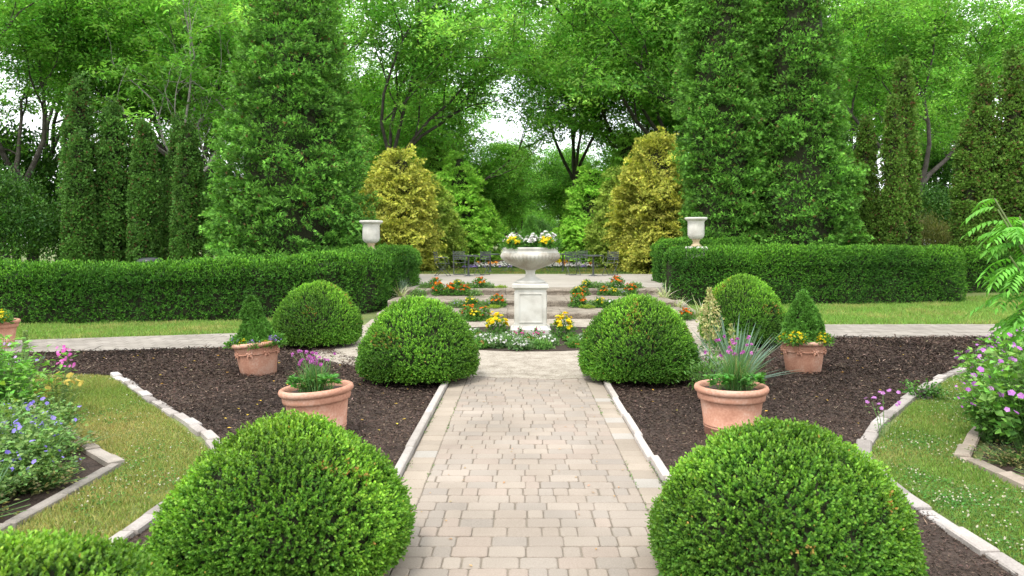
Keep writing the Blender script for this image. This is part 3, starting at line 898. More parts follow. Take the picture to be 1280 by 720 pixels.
struct(sheet("terrace", [(-7, 20.09), (8.5, 20.09), (8.5, 28.8), (-7, 28.8)], .459, M_TERR, .6))

# ------------------------------------------------------------------ centre pedestal and urns
def pedestal(loc, label, s=1.0, zs=1.0):
    root = empty("pedestal", loc); tag(root, label, "pedestal")
    def frustum(mb, w0, w1, z0, z1):
        V = [(x * w, y * w, z) for w, z in ((w0 / 2, z0), (w1 / 2, z1)) for x, y in ((-1, -1), (1, -1), (1, 1), (-1, 1))]
        mb.add(V, [(0, 1, 5, 4), (1, 2, 6, 5), (2, 3, 7, 6), (3, 0, 4, 7), (4, 5, 6, 7), (3, 2, 1, 0)])
    b = MB(); frustum(b, .68, .68, 0, .13); frustum(b, .665, .60, .13, .152); frustum(b, .60, .56, .152, .188); b.build("plinth", M_LIME, root)
    sh = MB(); frustum(sh, .53, .53, .186, .80); sh.build("shaft", M_LIME, root)
    pn = MB()
    for rot in range(4):
        c, s_ = math.cos(rot * math.pi / 2), math.sin(rot * math.pi / 2)
        # raised moulding around a sunk panel
        for (x0, x1, z0, z1) in ((-.2, .2, .245, .262), (-.2, .2, .725, .742), (-.2, -.185, .262, .725), (.185, .2, .262, .725)):
            V = [(x, y, z) for x in (x0, x1) for y in (-.278, -.262) for z in (z0, z1)]
            V = [(c * x - s_ * y, s_ * x + c * y, z) for x, y, z in V]
            pn.add(V, [(0, 1, 3, 2), (4, 6, 7, 5), (0, 4, 5, 1), (2, 3, 7, 6), (0, 2, 6, 4), (1, 5, 7, 3)])
    pn.build("panel_moulding", M_LIME, root)
    k = MB(); frustum(k, .54, .60, .80, .835); frustum(k, .62, .62, .835, .885); frustum(k, .60, .55, .885, .902); k.build("cornice", M_LIME, root)
    root.scale = (s, s, zs)
    return root
pedestal((.178, 13.05, .03), "pale limestone pedestal with panelled sides carrying the wide flower urn")

M_URN = mat_rock("weathered_urn", (.28, .235, .18), (.58, .56, .51), scale=3.0, fine=60, bump=.12, c3=(.48, .45, .395), fine_amt=.25, bump_dist=.004)
def wide_urn():
    root = empty("stone_urn", (.178, 13.05, .932)); tag(root, "wide shallow stone urn of flowers on the central pedestal", "urn")
    f = MB(); f.lathe([(.0, 0), (.25, 0), (.25, .035), (.22, .05), (.15, .075), (.095, .11), (.08, .16), (.082, .20), (.10, .225), (.13, .24)], 40); f.build("foot", M_LIME, root, True)
    prof = np.array([(.10, .225), (.16, .245), (.25, .28), (.34, .325), (.42, .375), (.475, .42), (.50, .46), (.505, .495), (.49, .52)])
    fl = np.array([0, .03, .05, .055, .055, .05, .035, .0, 0])
    b = MB(); b.lathe(prof, 192, flute=fl); b.build("bowl", M_URN, root, True)
    r = MB(); r.lathe([(.49, .52), (.475, .535), (.472, .56), (.485, .575), (.488, .60), (.48, .612), (.455, .612), (.44, .60), (.435, .54)], 64); r.build("rim", M_LIME, root, True)
    s = MB(); s.lathe([(.44, .575), (.3, .60), (.001, .615)], 40); s.build("soil", M_SOIL, root, True)
wide_urn()

def tall_urn(loc, label):
    root = empty("stone_urn", loc); tag(root, label, "urn", "tall urns above the hedges")
    f = MB(); f.lathe([(0, 0), (.13, 0), (.13, .03), (.085, .07), (.075, .12), (.10, .15), (.10, .17)], 32); f.build("foot", M_WARM, root, True)
    b = MB(); b.lathe([(.09, .17), (.15, .19), (.19, .23), (.205, .28), (.205, .45), (.20, .56), (.215, .60)], 40); b.build("bowl", M_LIME, root, True)
    r = MB(); r.lathe([(.215, .60), (.25, .625), (.275, .64), (.28, .67), (.265, .685), (.22, .685), (.20, .64), (.001, .64)], 40); r.build("rim", M_LIME, root, True)
    root.scale = (1.06, 1.06, 1.12)
    return root
M_WARM = mat_rock("ochre_stone", (.38, .28, .16), (.55, .45, .3), scale=5, fine=60, bump=.15)
pedestal((-3.8, 19.4, .0), "limestone pedestal hidden in the left hedge under a tall urn", .8, 1.60)
pedestal((4.62, 19.95, .0), "limestone pedestal hidden in the right hedge under a tall urn", .8, 1.70)
tall_urn((-3.8, 19.4, 1.43), "tall pale goblet urn above the left hedge beside the big arborvitae")
tall_urn((4.62, 19.95, 1.53), "tall pale goblet urn above the right hedge end")

# ------------------------------------------------------------------ terracotta pots
def pot(loc, label, style, lean=(0, 0), rz=0):
    root = empty("terracotta_pot", loc, rz); tag(root, label, "flower pot", "terracotta pots in the mulch beds")
    root.rotation_euler = (rad(lean[0]), rad(lean[1]), rz)
    def ringp(c, r, z, n=7):
        return [(c + r * math.cos(a), z + r * math.sin(a)) for a in np.linspace(-math.pi / 2, math.pi * .98, n)]
    if style == 'banded':
        b = MB(); b.lathe([(.001, .0), (.205, .0), (.215, .012), (.223, .10), (.226, .102), (.227, .11), (.224, .112), (.2255, .12), (.2285, .122), (.229, .13), (.226, .132), (.255, .335)], 64)
        b.build("pot_body", M_TERRA, root, True)
        k = MB(); k.lathe([(.254, .325), (.272, .33), (.276, .345), (.279, .375), (.274, .385), (.284, .39)], 64); k.build("band", M_TERRA, root, True)
        r = MB(); r.lathe([(.280, .386), (.293, .392), (.302, .405), (.304, .42), (.298, .436), (.284, .444), (.268, .442), (.256, .432), (.25, .41), (.246, .30)], 64); r.build("rim", M_TERRA, root, True)
        s = MB(); s.lathe([(.249, .398), (.15, .405), (.001, .41)], 40); s.build("soil", M_SOIL, root, True)
    else:
        b = MB(); b.lathe([(.001, .0), (.195, .0), (.205, .012), (.238, .26), (.262, .385)], 64); b.build("pot_body", M_TERRA, root, True)
        r = MB(); r.lathe([(.26, .375), (.285, .38), (.303, .392), (.308, .41), (.302, .428), (.285, .437), (.268, .435), (.256, .425), (.25, .40), (.245, .3)], 64); r.build("rim", M_TERRA, root, True)
        g = MB()
        a = np.linspace(0, 2 * math.pi, 97); sag = .012 * np.abs(np.sin(a * 4))
        zc = .30 - sag * 1.0 + .008; rr = .2465 + (zc - .26) * .19
        g.tube(np.stack([rr * np.cos(a), rr * np.sin(a), zc], 1), .009, 6, cap=False)
        gar = g.build("garland", M_TERRA, root, True)
        for k8 in range(8):
            ang = k8 * math.pi / 4; zc = .305; r0 = .252
            q = MB(); ctr = np.array([r0 * math.cos(ang), r0 * math.sin(ang), zc]); tn = np.array([-math.sin(ang), math.cos(ang), 0]); nr = np.array([math.cos(ang), math.sin(ang), 0])
            for p in range(6):
                if p < 5:
                    o = ctr + .026 * (math.cos(p * 1.257 + .3) * tn + math.sin(p * 1.257 + .3) * np.array([0, 0, 1])); rad_ = .019
                else:
                    o = ctr + nr * .012; rad_ = .015
                th = np.linspace(.05, math.pi - .05, 6); ph = np.arange(10) * .6283
                T, Pq = np.meshgrid(th, ph, indexing='ij')
                V = o + rad_ * np.stack([np.sin(T) * np.cos(Pq), np.sin(T) * np.sin(Pq), np.cos(T)], -1).reshape(-1, 3)
                i = np.arange(5)[:, None] * 10; j = np.arange(10)[None]; j2 = (j + 1) % 10
                q.add(V, np.stack([i + j, i + 10 + j, i + 10 + j2, i + j2], -1).reshape(-1, 4))
            for sg in (-1, 1):   # leaf tips hanging from the rosette
                q.add([ctr + nr * .006, ctr + tn * .018 * sg + nr * .012 + np.array([0, 0, -.03]), ctr + tn * .03 * sg + nr * .008 + np.array([0, 0, -.06]), ctr + tn * .036 * sg + nr * .01 + np.array([0, 0, -.03])], [(0, 1, 2, 3)])
            q.build("rosette", M_TERRA, gar, True)
        s = MB(); s.lathe([(.249, .393), (.15, .40), (.001, .405)], 40); s.build("soil", M_SOIL, root, True)
    return root

pot((-1.66, 6.3, -.02), "banded terracotta pot of purple chives left of the path, leaning slightly", 'banded', (0, -4))
pot((1.765, 6.35, -.02), "banded terracotta pot of chives right of the path, before the blue yucca", 'banded')
pot((-3.19, 9.3, -.025), "garlanded terracotta pot with violas, tilted, beside the rear left boxwood dome", 'garland', (-1, -5.5))
pot((3.54, 9.5, -.025), "garlanded terracotta pot with yellow violas standing upright on the right mulch bed", 'garland', (0, 0), .25)
pot((-7.98, 11.6, -.0), "terracotta pot with yellow flowers cut by the left photo edge", 'banded')

# ------------------------------------------------------------------ boxwood domes
def dome(mesh_from, loc, rz, scale, label):
    if mesh_from is None: raise ValueError
    o = mesh_from.copy(); COL.objects.link(o)
    o.location = loc; o.rotation_euler = (0, 0, rz); o.scale = scale
    tag(o, label, "shrub", "clipped boxwood domes")
    return o
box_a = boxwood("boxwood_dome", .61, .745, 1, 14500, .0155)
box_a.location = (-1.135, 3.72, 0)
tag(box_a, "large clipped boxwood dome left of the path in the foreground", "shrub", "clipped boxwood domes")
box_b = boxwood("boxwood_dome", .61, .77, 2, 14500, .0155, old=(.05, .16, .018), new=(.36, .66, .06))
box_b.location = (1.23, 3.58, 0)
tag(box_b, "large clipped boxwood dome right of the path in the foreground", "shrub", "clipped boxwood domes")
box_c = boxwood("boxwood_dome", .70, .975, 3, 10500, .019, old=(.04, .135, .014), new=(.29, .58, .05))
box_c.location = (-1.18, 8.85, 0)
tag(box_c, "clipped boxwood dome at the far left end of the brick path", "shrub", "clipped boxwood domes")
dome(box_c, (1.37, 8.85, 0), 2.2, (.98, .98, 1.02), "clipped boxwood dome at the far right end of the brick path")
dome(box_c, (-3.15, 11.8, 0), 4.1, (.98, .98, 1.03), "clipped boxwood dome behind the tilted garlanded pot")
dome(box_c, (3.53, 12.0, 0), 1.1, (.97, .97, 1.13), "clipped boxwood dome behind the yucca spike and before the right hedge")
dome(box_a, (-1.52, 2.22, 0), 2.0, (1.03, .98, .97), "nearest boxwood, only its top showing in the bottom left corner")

# ------------------------------------------------------------------ hedges
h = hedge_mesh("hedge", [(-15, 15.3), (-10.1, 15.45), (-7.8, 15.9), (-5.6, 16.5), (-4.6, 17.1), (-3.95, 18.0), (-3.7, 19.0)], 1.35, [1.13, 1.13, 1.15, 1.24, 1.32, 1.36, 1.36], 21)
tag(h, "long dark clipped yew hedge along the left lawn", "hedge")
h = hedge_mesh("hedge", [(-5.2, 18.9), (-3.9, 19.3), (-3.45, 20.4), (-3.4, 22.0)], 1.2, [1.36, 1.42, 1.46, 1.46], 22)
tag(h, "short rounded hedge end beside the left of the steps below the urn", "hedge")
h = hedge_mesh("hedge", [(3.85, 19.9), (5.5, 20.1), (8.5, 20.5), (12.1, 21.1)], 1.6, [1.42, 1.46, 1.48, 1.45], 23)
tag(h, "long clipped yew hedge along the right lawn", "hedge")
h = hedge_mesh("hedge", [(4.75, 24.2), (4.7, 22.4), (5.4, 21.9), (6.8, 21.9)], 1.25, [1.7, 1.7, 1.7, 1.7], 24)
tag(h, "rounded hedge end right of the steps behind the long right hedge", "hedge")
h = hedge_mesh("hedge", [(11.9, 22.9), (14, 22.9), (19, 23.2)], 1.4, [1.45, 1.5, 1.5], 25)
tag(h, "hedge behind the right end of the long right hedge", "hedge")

# ------------------------------------------------------------------ conifers
def conifer(name, label, loc, prof, seed, group=None, **kw):
    root = empty(name, loc); tag(root, label, "tree", group)
    (bough_crown if 'blen' in kw else conifer_crown)("crown", prof, seed, parent=root, **kw)
    trunk("trunk", prof[-1][0] * .8, max(.06, .04 * max(p[1] for p in prof)), root)
    return root
ARB = dict(per=42, blen=.66, L=.12, W=.030, old=(.018, .085, .013), new=(.20, .46, .06), brown=.02, rise=1.05, droop=1.0, core_k=.62, inset=.32, rough=.24)  # old tone darkened to put shadow gaps between boughs into the foliage colour
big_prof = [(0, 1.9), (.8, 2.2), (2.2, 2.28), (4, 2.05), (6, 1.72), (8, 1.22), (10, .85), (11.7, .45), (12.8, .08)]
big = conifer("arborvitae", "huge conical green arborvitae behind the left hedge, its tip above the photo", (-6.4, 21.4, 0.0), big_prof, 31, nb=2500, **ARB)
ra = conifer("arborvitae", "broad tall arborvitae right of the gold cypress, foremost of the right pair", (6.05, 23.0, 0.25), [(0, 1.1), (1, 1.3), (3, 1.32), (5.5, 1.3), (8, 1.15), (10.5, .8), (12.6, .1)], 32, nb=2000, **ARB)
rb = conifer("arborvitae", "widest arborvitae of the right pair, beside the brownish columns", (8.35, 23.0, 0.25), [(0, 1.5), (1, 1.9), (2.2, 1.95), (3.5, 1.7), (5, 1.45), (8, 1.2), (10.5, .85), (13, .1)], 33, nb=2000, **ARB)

COLK = dict(clump_r=.19, L=.085, W=.045, old=(.035, .105, .018), new=(.125, .28, .045), rough=.07, brown=.05, core_k=.72, fan=True, depthk=.8)
def column(h, r, seed, label, loc, **kw):
    k = dict(COLK); k.update(kw)
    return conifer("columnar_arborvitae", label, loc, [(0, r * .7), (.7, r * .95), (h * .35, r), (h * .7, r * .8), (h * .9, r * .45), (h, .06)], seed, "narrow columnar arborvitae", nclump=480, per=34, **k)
def Xat(px, Y): return (px - 650) * Y / 950
c1 = column(6.5, .42, 41, "tallest dark column arborvitae, leftmost of the left row", (-13.4, 23.1, .3))
c2 = column(5.6, .38, 42, "green column arborvitae second from the left, beside the tallest", (-12.45, 23.2, .3))
c3 = column(5.0, .36, 43, "slim dark column arborvitae with a pointed tip in the middle of the left row", (-11.75, 23.6, .3))
dup(c2, (-13.0, 22.4, .25), 2.0, (.85, .85, .83), "low green column in front of the tallest left column")
dup(c3, (-11.25, 22.8, .3), 1.0, (.95, .95, .97), "column arborvitae at the middle of the left row, right of the slim dark one")
dup(c2, (-10.55, 23.4, .3), 4.0, (.72, .72, .93), "narrow column arborvitae half hidden left of the last left column")
dup(c1, (-9.85, 22.6, .25), 3.0, (.85, .85, .78), "stout column arborvitae nearest the huge conical tree")
BR = dict(old=(.055, .125, .018), new=(.17, .32, .045), brown=.10)
d1 = column(6.9, .34, 44, "brownish column arborvitae, tallest of the group right of the big pair", (11.75, 23.3, .3), **BR)
dup(d1, (11.2, 22.8, .3), 1.3, (.8, .8, .82), "brownish column arborvitae in front of the tallest of its group")
dup(d1, (10.65, 23.4, .3), 2.3, (.85, .85, .75), "shorter brownish column at the left of its group")
dup(c1, (10.2, 24.5, .35), .5, (.8, .8, .98), "dark column arborvitae close against the widest conical tree")
dup(d1, (13.55, 23.0, .3), 3.3, (.95, .95, .72), "shortest column at the left of the far right group")
dup(d1, (14.0, 23.0, .3), 4.3, (.95, .95, .95), "pointed column arborvitae second in the far right group")
dup(d1, (14.75, 22.7, .3), 5.0, (1.1, 1.1, 1.02), "tallest column arborvitae of the far right group")
dup(c1, (15.55, 23.2, .3), 2.5, (.8, .8, .93), "dark column at the right photo edge behind the sumac leaves")

GOLD = dict(per=60, blen=.8, L=.13, W=.04, old=(.22, .28, .04), new=(.62, .62, .11), rough=.36, brown=0.0, droop=1.5, rise=.8, inset=.16, core_k=.34, twist=1.0, wild=.6)
conifer("gold_cypress", "golden yellow cypress left of the terrace behind the hedge", (-4.95, 31.5, .4), [(0, 1.2), (.8, 1.7), (2, 1.75), (3.2, 1.5), (4.1, 1.15), (4.8, .6), (5.1, .1)], 51, nb=620, **GOLD)
conifer("gold_cypress", "golden yellow cypress right of the terrace, brighter and larger", (5.5, 30.5, .4), [(0, 1.3), (.9, 1.75), (2.1, 1.85), (3.4, 1.7), (4.5, 1.35), (5.2, .8), (5.6, .1)], 52, nb=760, **GOLD)
OLV = dict(GOLD); OLV.update(old=(.13, .23, .03), new=(.38, .50, .08))
conifer("gold_cypress", "olive green cypress between the gold cypress and bright larch on the left", (-4.3, 35.0, .45), [(0, 1.0), (.9, 1.5), (2, 1.5), (3.2, 1.1), (4.3, .2)], 53, nb=420, **OLV)
conifer("gold_cypress", "olive green cypress between the bright larch and the right gold cypress", (4.7, 35.5, .45), [(0, 1.0), (.9, 1.5), (2.2, 1.4), (3.4, .9), (4.6, .2)], 54, nb=420, **OLV)
LAR = dict(per=44, blen=1.0, L=.22, W=.05, old=(.18, .42, .045), new=(.40, .72, .085), rough=.16, brown=0, droop=2.0, rise=.5, inset=.25, core_k=.5)
conifer("larch", "bright green feathery larch left of the central vista", (-3.2, 40.5, .45), [(0, 1.6), (.9, 2.1), (2, 2.0), (3.2, 1.5), (4.6, .8), (6.2, .15)], 55, nb=520, **LAR)
conifer("larch", "bright green feathery larch right of the central vista", (3.9, 40.5, .45), [(0, 1.7), (.9, 2.1), (2, 2.0), (3.2, 1.5), (4.4, .8), (5.6, .15)], 56, nb=520, **LAR)
DLAR = dict(LAR); DLAR.update(old=(.13, .32, .04), new=(.34, .60, .08))
conifer("larch", "darker green larch behind the left bright larch", (-5.0, 45.0, .45), [(0, 1.8), (1, 2.4), (2.5, 2.2), (4.2, 1.5), (6, .8), (7.5, .1)], 57, nb=520, **DLAR)
conifer("larch", "darker pointed larch behind the right bright larch", (6.5, 46.0, .45), [(0, 1.8), (1, 2.2), (2.5, 2.1), (4.5, 1.5), (7, .8), (8.6, .1)], 58, nb=520, **DLAR)

# ------------------------------------------------------------------ background trees
LOC1 = [(.10, .27, .045), (.30, .58, .09)]
LOC2 = [(.13, .33, .06), (.37, .66, .12)]
DRK = [(.08, .23, .04), (.24, .50, .08)]
GR = "leafy trees behind the garden"
t1 = decid_tree("locust tree with dark upright trunks behind the left gold cypress", 61, 16, 4.6, .19, LOC2, GR, 5, .5, per=24, loc=(-7.6, 43.5, .4))
t2 = decid_tree("leaning multi trunk locust right of the huge conical arborvitae", 62, 15, 3.4, .18, LOC2, GR, 5, .75, per=28, loc=(-6.0, 62, .4), lean=(.12, 0))
t3 = decid_tree("locust with dark slanting limb above the right bright larch", 63, 15.5, 4.4, .19, LOC2, GR, 5, .65, per=28, loc=(8.4, 51, .4), lean=(-.12, 0))
t4 = decid_tree("dark trunked locust at the far left edge with wide low limbs", 64, 13, 3.6, .22, LOC1, GR, 4, .8, loc=(-18.2, 28.5, .4), leaf=(.17, .075))
tl = [(t3, (-11.6, 31.5, .4), 2.2, .88, "dark crooked locust with bare twigs behind the left columns"),
      (t1, (-24.5, 37, .4), 1.0, 1.0, "locust crown high behind the far left locust"),
      (t2, (-16.5, 40, .4), 2.6, 1.05, "light green locust crown between the left columns and the sky"),
      (t1, (12.4, 38, .4), 3.5, 1.0, "locust crown above the brownish columns right of the big pair"),
      (t4, (17.6, 34, .4), 4.4, 1.0, "locust reaching over the far right columns"),
      (t2, (21.5, 43, .4), 1.6, .95, "locust behind the right photo edge"),
      (t3, (-9.5, 60, .4), 1.1, .9, "tall locust crown behind the left larches"),
      (t1, (-14.0, 54, .4), 4.4, 1.05, "back row locust behind the left columns"),
      (t4, (9.5, 55, .4), 5.1, 1.25, "back row locust behind the right gold cypress"),
      (t2, (16, 58, .4), 0.4, 1.1, "back row locust behind the brownish columns"),
      (t1, (6.2, 62, .4), 5.2, 1.2, "locust crown filling the sky above the central urn"),
      (t2, (-4.4, 60, .4), 3.9, 1.15, "locust crown high right of the huge conical arborvitae"),
      (t1, (17.5, 48, .4), 2.9, 1.1, "tall locust crown behind the gap between the right columns"),
      (t4, (-13.5, 35, .4), .7, 1.05, "low branched locust deep behind the left columns"),
      (t2, (-21.5, 32, .4), 5.0, .95, "light green locust beyond the left photo edge"),
      (t1, (14.5, 45, .4), 1.9, 1.15, "locust crown rising above the two far right column groups"),
      (t1, (21, 54, .4), .4, 1.2, "pale locust crown far behind the right photo edge"),
      (t3, (11.5, 47, .4), 2.7, 1.2, "high locust crown reaching over the end of the terrace"),
      (t3, (-20, 56, .4), 3.4, 1.2, "back row locust at the far left"),
      (t4, (26, 60, .4), 2.4, 1.25, "back row locust at the far right")]
for (src, loc, rz, s, lab) in tl: dup(src, loc, rz, s * (1.25 if loc[1] > 37 else 1.08), lab)
for o_ in (t1, t2, t3): o_.scale = (1.2,) * 3
t5 = decid_tree("small rounded pale green tree far along the central vista", 65, 8.5, 1.8, .2, LOC2, "far vista trees", 4, .9, loc=(.6, 84, .4), per=34, clump=.7)
t6 = decid_tree("dark leafy tree closing the vista left of the urn", 66, 10, 1.6, .22, DRK, "far vista trees", 5, .8, loc=(-4.6, 68, .4), per=34, clump=.7)
dup(t5, (-2.6, 67, .4), 1.3, 1.2, "pale green tree left in the vista, in front of the farthest trees")
dup(t5, (3.4, 74, .4), 2.9, 1.25, "pale green tree right in the vista, in front of the farthest trees")
dup(t5, (.4, 104, .4), 3.9, 1.0, "smallest pale tree at the very end of the vista")
dup(t3, (1.8, 112, .4), .9, 1.1, "hazy tall locust at the very end of the vista")
dup(t6, (5.4, 70, .4), 2.0, 1.0, "dark leafy tree closing the vista right of the urn")
dup(t6, (-9.5, 72, .4), 3.0, 1.2, "dark leafy tree far behind the left larches")
dup(t6, (12, 74, .4), 1.0, 1.2, "dark leafy tree far behind the right gold cypress")
dup(t6, (-2.6, 98, .4), 4.0, .9, "farthest dark tree at the end of the vista")

M_PALE = mat_rock("pale_bark", (.16, .145, .13), (.34, .32, .29), scale=5, fine=30, bump=.5, bump_dist=.02)
t7 = decid_tree("half bare tree with pale grey twigs between the left columns and the conical arborvitae", 67, 10.5, 3.2, .13, LOC1, None, 5, .7, loc=(-12.6, 27.2, .4), sparse=.88, lean=(.1, 0))
for ch7 in [x for x in COL.objects if x.parent == t7 and x.name.startswith("trunk")]: ch7.data.materials[0] = M_PALE

# understorey shrubs
DB = [(.025, .09, .014), (.10, .24, .03)]
u1 = bush("dark_shrub", "dark rounded shrub at the left edge behind the hedge", 1.9, 3.4, 71, DB, 260, 80, (.11, .06), .4, "shrubs under the trees", (-15.6, 22.6, .3))
GB = "shrubs under the trees"
for (x, y, rz, s, lab) in ((-19.5, 26, 1, 1.2, "dark shrub beyond the left edge bush"), (-12.5, 28.5, 2, 1.1, "dark shrub behind the left row of columns"), (-8.9, 29, 3, 1.15, "dark shrub between the last left column and the conical arborvitae"),
                           (-16, 34, 4, 1.4, "large dark shrub deep behind the left columns"), (-9.8, 38, .5, 1.3, "dark shrub deep behind the huge conical arborvitae"), (10.3, 30, 1.5, 1.1, "dark shrub behind the right conical pair"),
                           (14, 33, 2.5, 1.2, "dark shrub behind the gap between the right columns"), (19.5, 30, 3.5, 1.2, "dark shrub at the right edge behind the columns"), (8.8, 38, 4.5, 1.3, "dark shrub behind the right gold cypress"),
                           (-4.6, 58, 5.5, 1.2, "dark shrub at the end of the terrace vista on the left"), (5.4, 58, .9, 1.2, "dark shrub at the end of the terrace vista on the right"), (-6.5, 52, 1.9, 1.3, "dark shrub behind the left larches"), (-23.5, 33, 2.2, 1.9, "large dark shrub under the far left locust"), (-19, 41, 3.1, 1.9, "dark shrub far behind the left edge"), (17.5, 33.5, 1.3, 1.1, "dark shrub behind the rail fence"), (22, 38, .8, 1.8, "large dark shrub far behind the right edge"), (8, 54, 2.9, 1.3, "dark shrub behind the right larches"), (-3, 92, 1.4, 1.3, "rounded shrub far down the vista on the left"), (1.6, 96, 2.4, 1.3, "rounded shrub far down the vista in the middle"), (6.5, 93, 3.4, 1.4, "rounded shrub far down the vista on the right")):
    dup(u1, (x, y, .35), rz, s, lab)
bush("pale_shrub", "low pale green leafy shrub peeking over the left end of the long hedge", 1.0, 1.55, 72, [(.06, .17, .02), (.16, .36, .04)], 110, 60, (.09, .05), .25, None, (-13.4, 18.2, 0))
bush("ornamental_grass", "olive feathery shrub in the gap between the right columns", 1.25, 2.1, 73, [(.09, .13, .025), (.24, .25, .07)], 150, 70, (.16, .02), .3, None, (13.45, 25.2, .4))

# fence seen through the gap on the right
def fence():
    root = empty("rail_fence", (14.6, 28.6, .45)); tag(root, "weathered wooden post and rail fence in the gap between right columns", "fence")
    for x in (-1.6, .45, 2.5):
        p = MB(); p.box(x - .09, x + .09, -.09, .09, 0, 2.05 if x > 0 and x < 1 else 1.9); p.build("post", M_WOOD, root)
    for z in (.9, 1.7):
        q = MB(); q.box(-2.6, 3.6, -.13, -.092, z, z + .12); q.build("rail", M_WOOD, root)
fence()

def bin_lid():
    root = empty("litter_bin", (-8.9, 18.3, 0)); tag(root, "black litter bin whose lid shows above the left hedge", "bin")
    b = MB(); b.lathe([(.001, 0), (.24, 0), (.27, 1.05), (.28, 1.06)], 28); b.build("bin_body", M_PLASTIC, root, True)
    l = MB(); l.lathe([(.30, 1.14), (.31, 1.17), (.28, 1.23), (.16, 1.27), (.001, 1.28)], 28); l.lathe([(.31, 1.17), (.30, 1.14), (.001, 1.14)], 28); l.build("lid", M_PLASTIC, root, True)
    for a in (0.6, 2.2, 3.7, 5.3):
        s = MB(); s.tube([(.26 * math.cos(a), .26 * math.sin(a), 1.04), (.27 * math.cos(a), .27 * math.sin(a), 1.15)], .012, 5); s.build("lid_support", M_PLASTIC, root)
bin_lid()

# ------------------------------------------------------------------ terrace furniture
def table(loc, label):
    root = empty("bistro_table", loc); tag(root, label, "table", "metal tables on the terrace")
    t = MB(); t.lathe([(.001, .715), (.37, .70), (.38, .71), (.38, .745), (.37, .75), (.001, .745)], 36); t.build("table_top", M_METAL, root)
    p = MB(); p.lathe([(.034, .02), (.034, .72)], 16); p.build("leg", M_METAL, root, True)
    b = MB(); b.lathe([(.17, 0), (.17, .012), (.09, .03), (.04, .06), (.034, .08)], 24); b.build("base", M_METAL, root, True)
    return root
def chair(loc, rz, label):
    root = empty("folding_chair", loc, rz); tag(root, label, "chair", "metal folding chairs on the terrace")
    s = MB()
    for k in range(6): s.box(-.2, .2, -.2 + k * .068, -.2 + k * .068 + .05, .445, .457)
    s.build("seat", M_METAL, root)
    b = MB()
    for k in range(5): 
        z = .56 + k * .065; y = .225 + (z - .45) * .16
        b.box(-.2, .2, y - .006, y + .006, z, z + .036)
    b.build("backrest", M_METAL, root)
    for sx in (-1, 1):
        l = MB(); l.tube([(sx * .21, -.24, 0), (sx * .21, .22, .45), (sx * .21, .285, .89)], .011, 5); l.build("leg", M_METAL, root)
        l = MB(); l.tube([(sx * .195, .26, 0), (sx * .195, -.2, .45)], .011, 5); l.build("leg", M_METAL, root)
    for q in ([(-.2, -.22, .012), (.2, -.22, .012)], [(-.195, .25, .012), (.195, .25, .012)]):
        c = MB(); c.tube(q, .009, 5); c.build("stretcher", M_METAL, root)
    for sx in (-1, 1):
        a = MB(); a.tube([(sx * .22, .26, .67), (sx * .225, -.1, .66), (sx * .22, -.17, .45)], .011, 5); a.build("armrest", M_METAL, root)
    return root
TZ = .459
tb = table((-1.83, 27.0, TZ), "round dark metal table left of the urn at the terrace edge")
dup(tb, (2.62, 27.2, TZ), 0, label="round dark metal table right of the urn at the terrace edge")
dup(tb, (-1.2, 30.6, .46), 0, label="farther metal table half hidden left of the urn")
dup(tb, (1.75, 31.0, .46), 0, label="farther metal table half hidden right of the urn")
ch = chair((-2.75, 27.1, TZ), rad(80), "folding chair at the far left, seen from its side facing right")
for (x, y, z, rz, lab) in ((-2.25, 28.2, TZ, rad(10), "folding chair behind the left table, its back to the cypress"), (-1.4, 28.0, TZ, rad(-25), "folding chair behind the left table on its right side"),
                           (-.5, 30.9, .46, rad(-70), "folding chair at the farther left table, just left of the urn"), (1.95, 27.9, TZ, rad(15), "folding chair with dark slatted back left of the right table"),
                           (3.3, 27.8, TZ, rad(-30), "folding chair right of the right table before the gold cypress"), (1.2, 31.5, .46, rad(40), "folding chair at the farther right table, just right of the urn"), (2.55, 31.6, .46, rad(-15), "folding chair behind the right table in shadow")):
    dup(ch, (x, y, z), rz, label=lab)

def brick_planter(x0, x1, label):
    root = empty("brick_wall", ((x0 + x1) / 2, 40, .4)); tag(root, label, "wall", "low red brick walls behind the flower bed")
    hw = (x1 - x0) / 2
    b = MB()
    for r_ in range(4):
        for k in range(int(hw * 2 / .22) + 1):
            a0 = -hw + k * .22 + (.11 if r_ % 2 else 0); a1 = min(a0 + .208, hw)
            if a1 - a0 > .03: b.box(a0, a1, -.1, .1, r_ * .075 + .004, r_ * .075 + .067, R.uniform(.8, 1.1) * np.ones(3))
    b.box(-hw, hw, -.092, .092, 0, .30, (.5, .5, .5), 1)
    b.build("wall_face", [M_BRICK, M_JOINT], root)
    c = MB(); c.box(-hw - .03, hw + .03, -.14, .14, .302, .35); c.build("coping", M_BRICK, root)
brick_planter(-3.6, -.9, "low red brick wall behind the left table")
brick_planter(1.6, 4.4, "low red brick wall behind the right table")

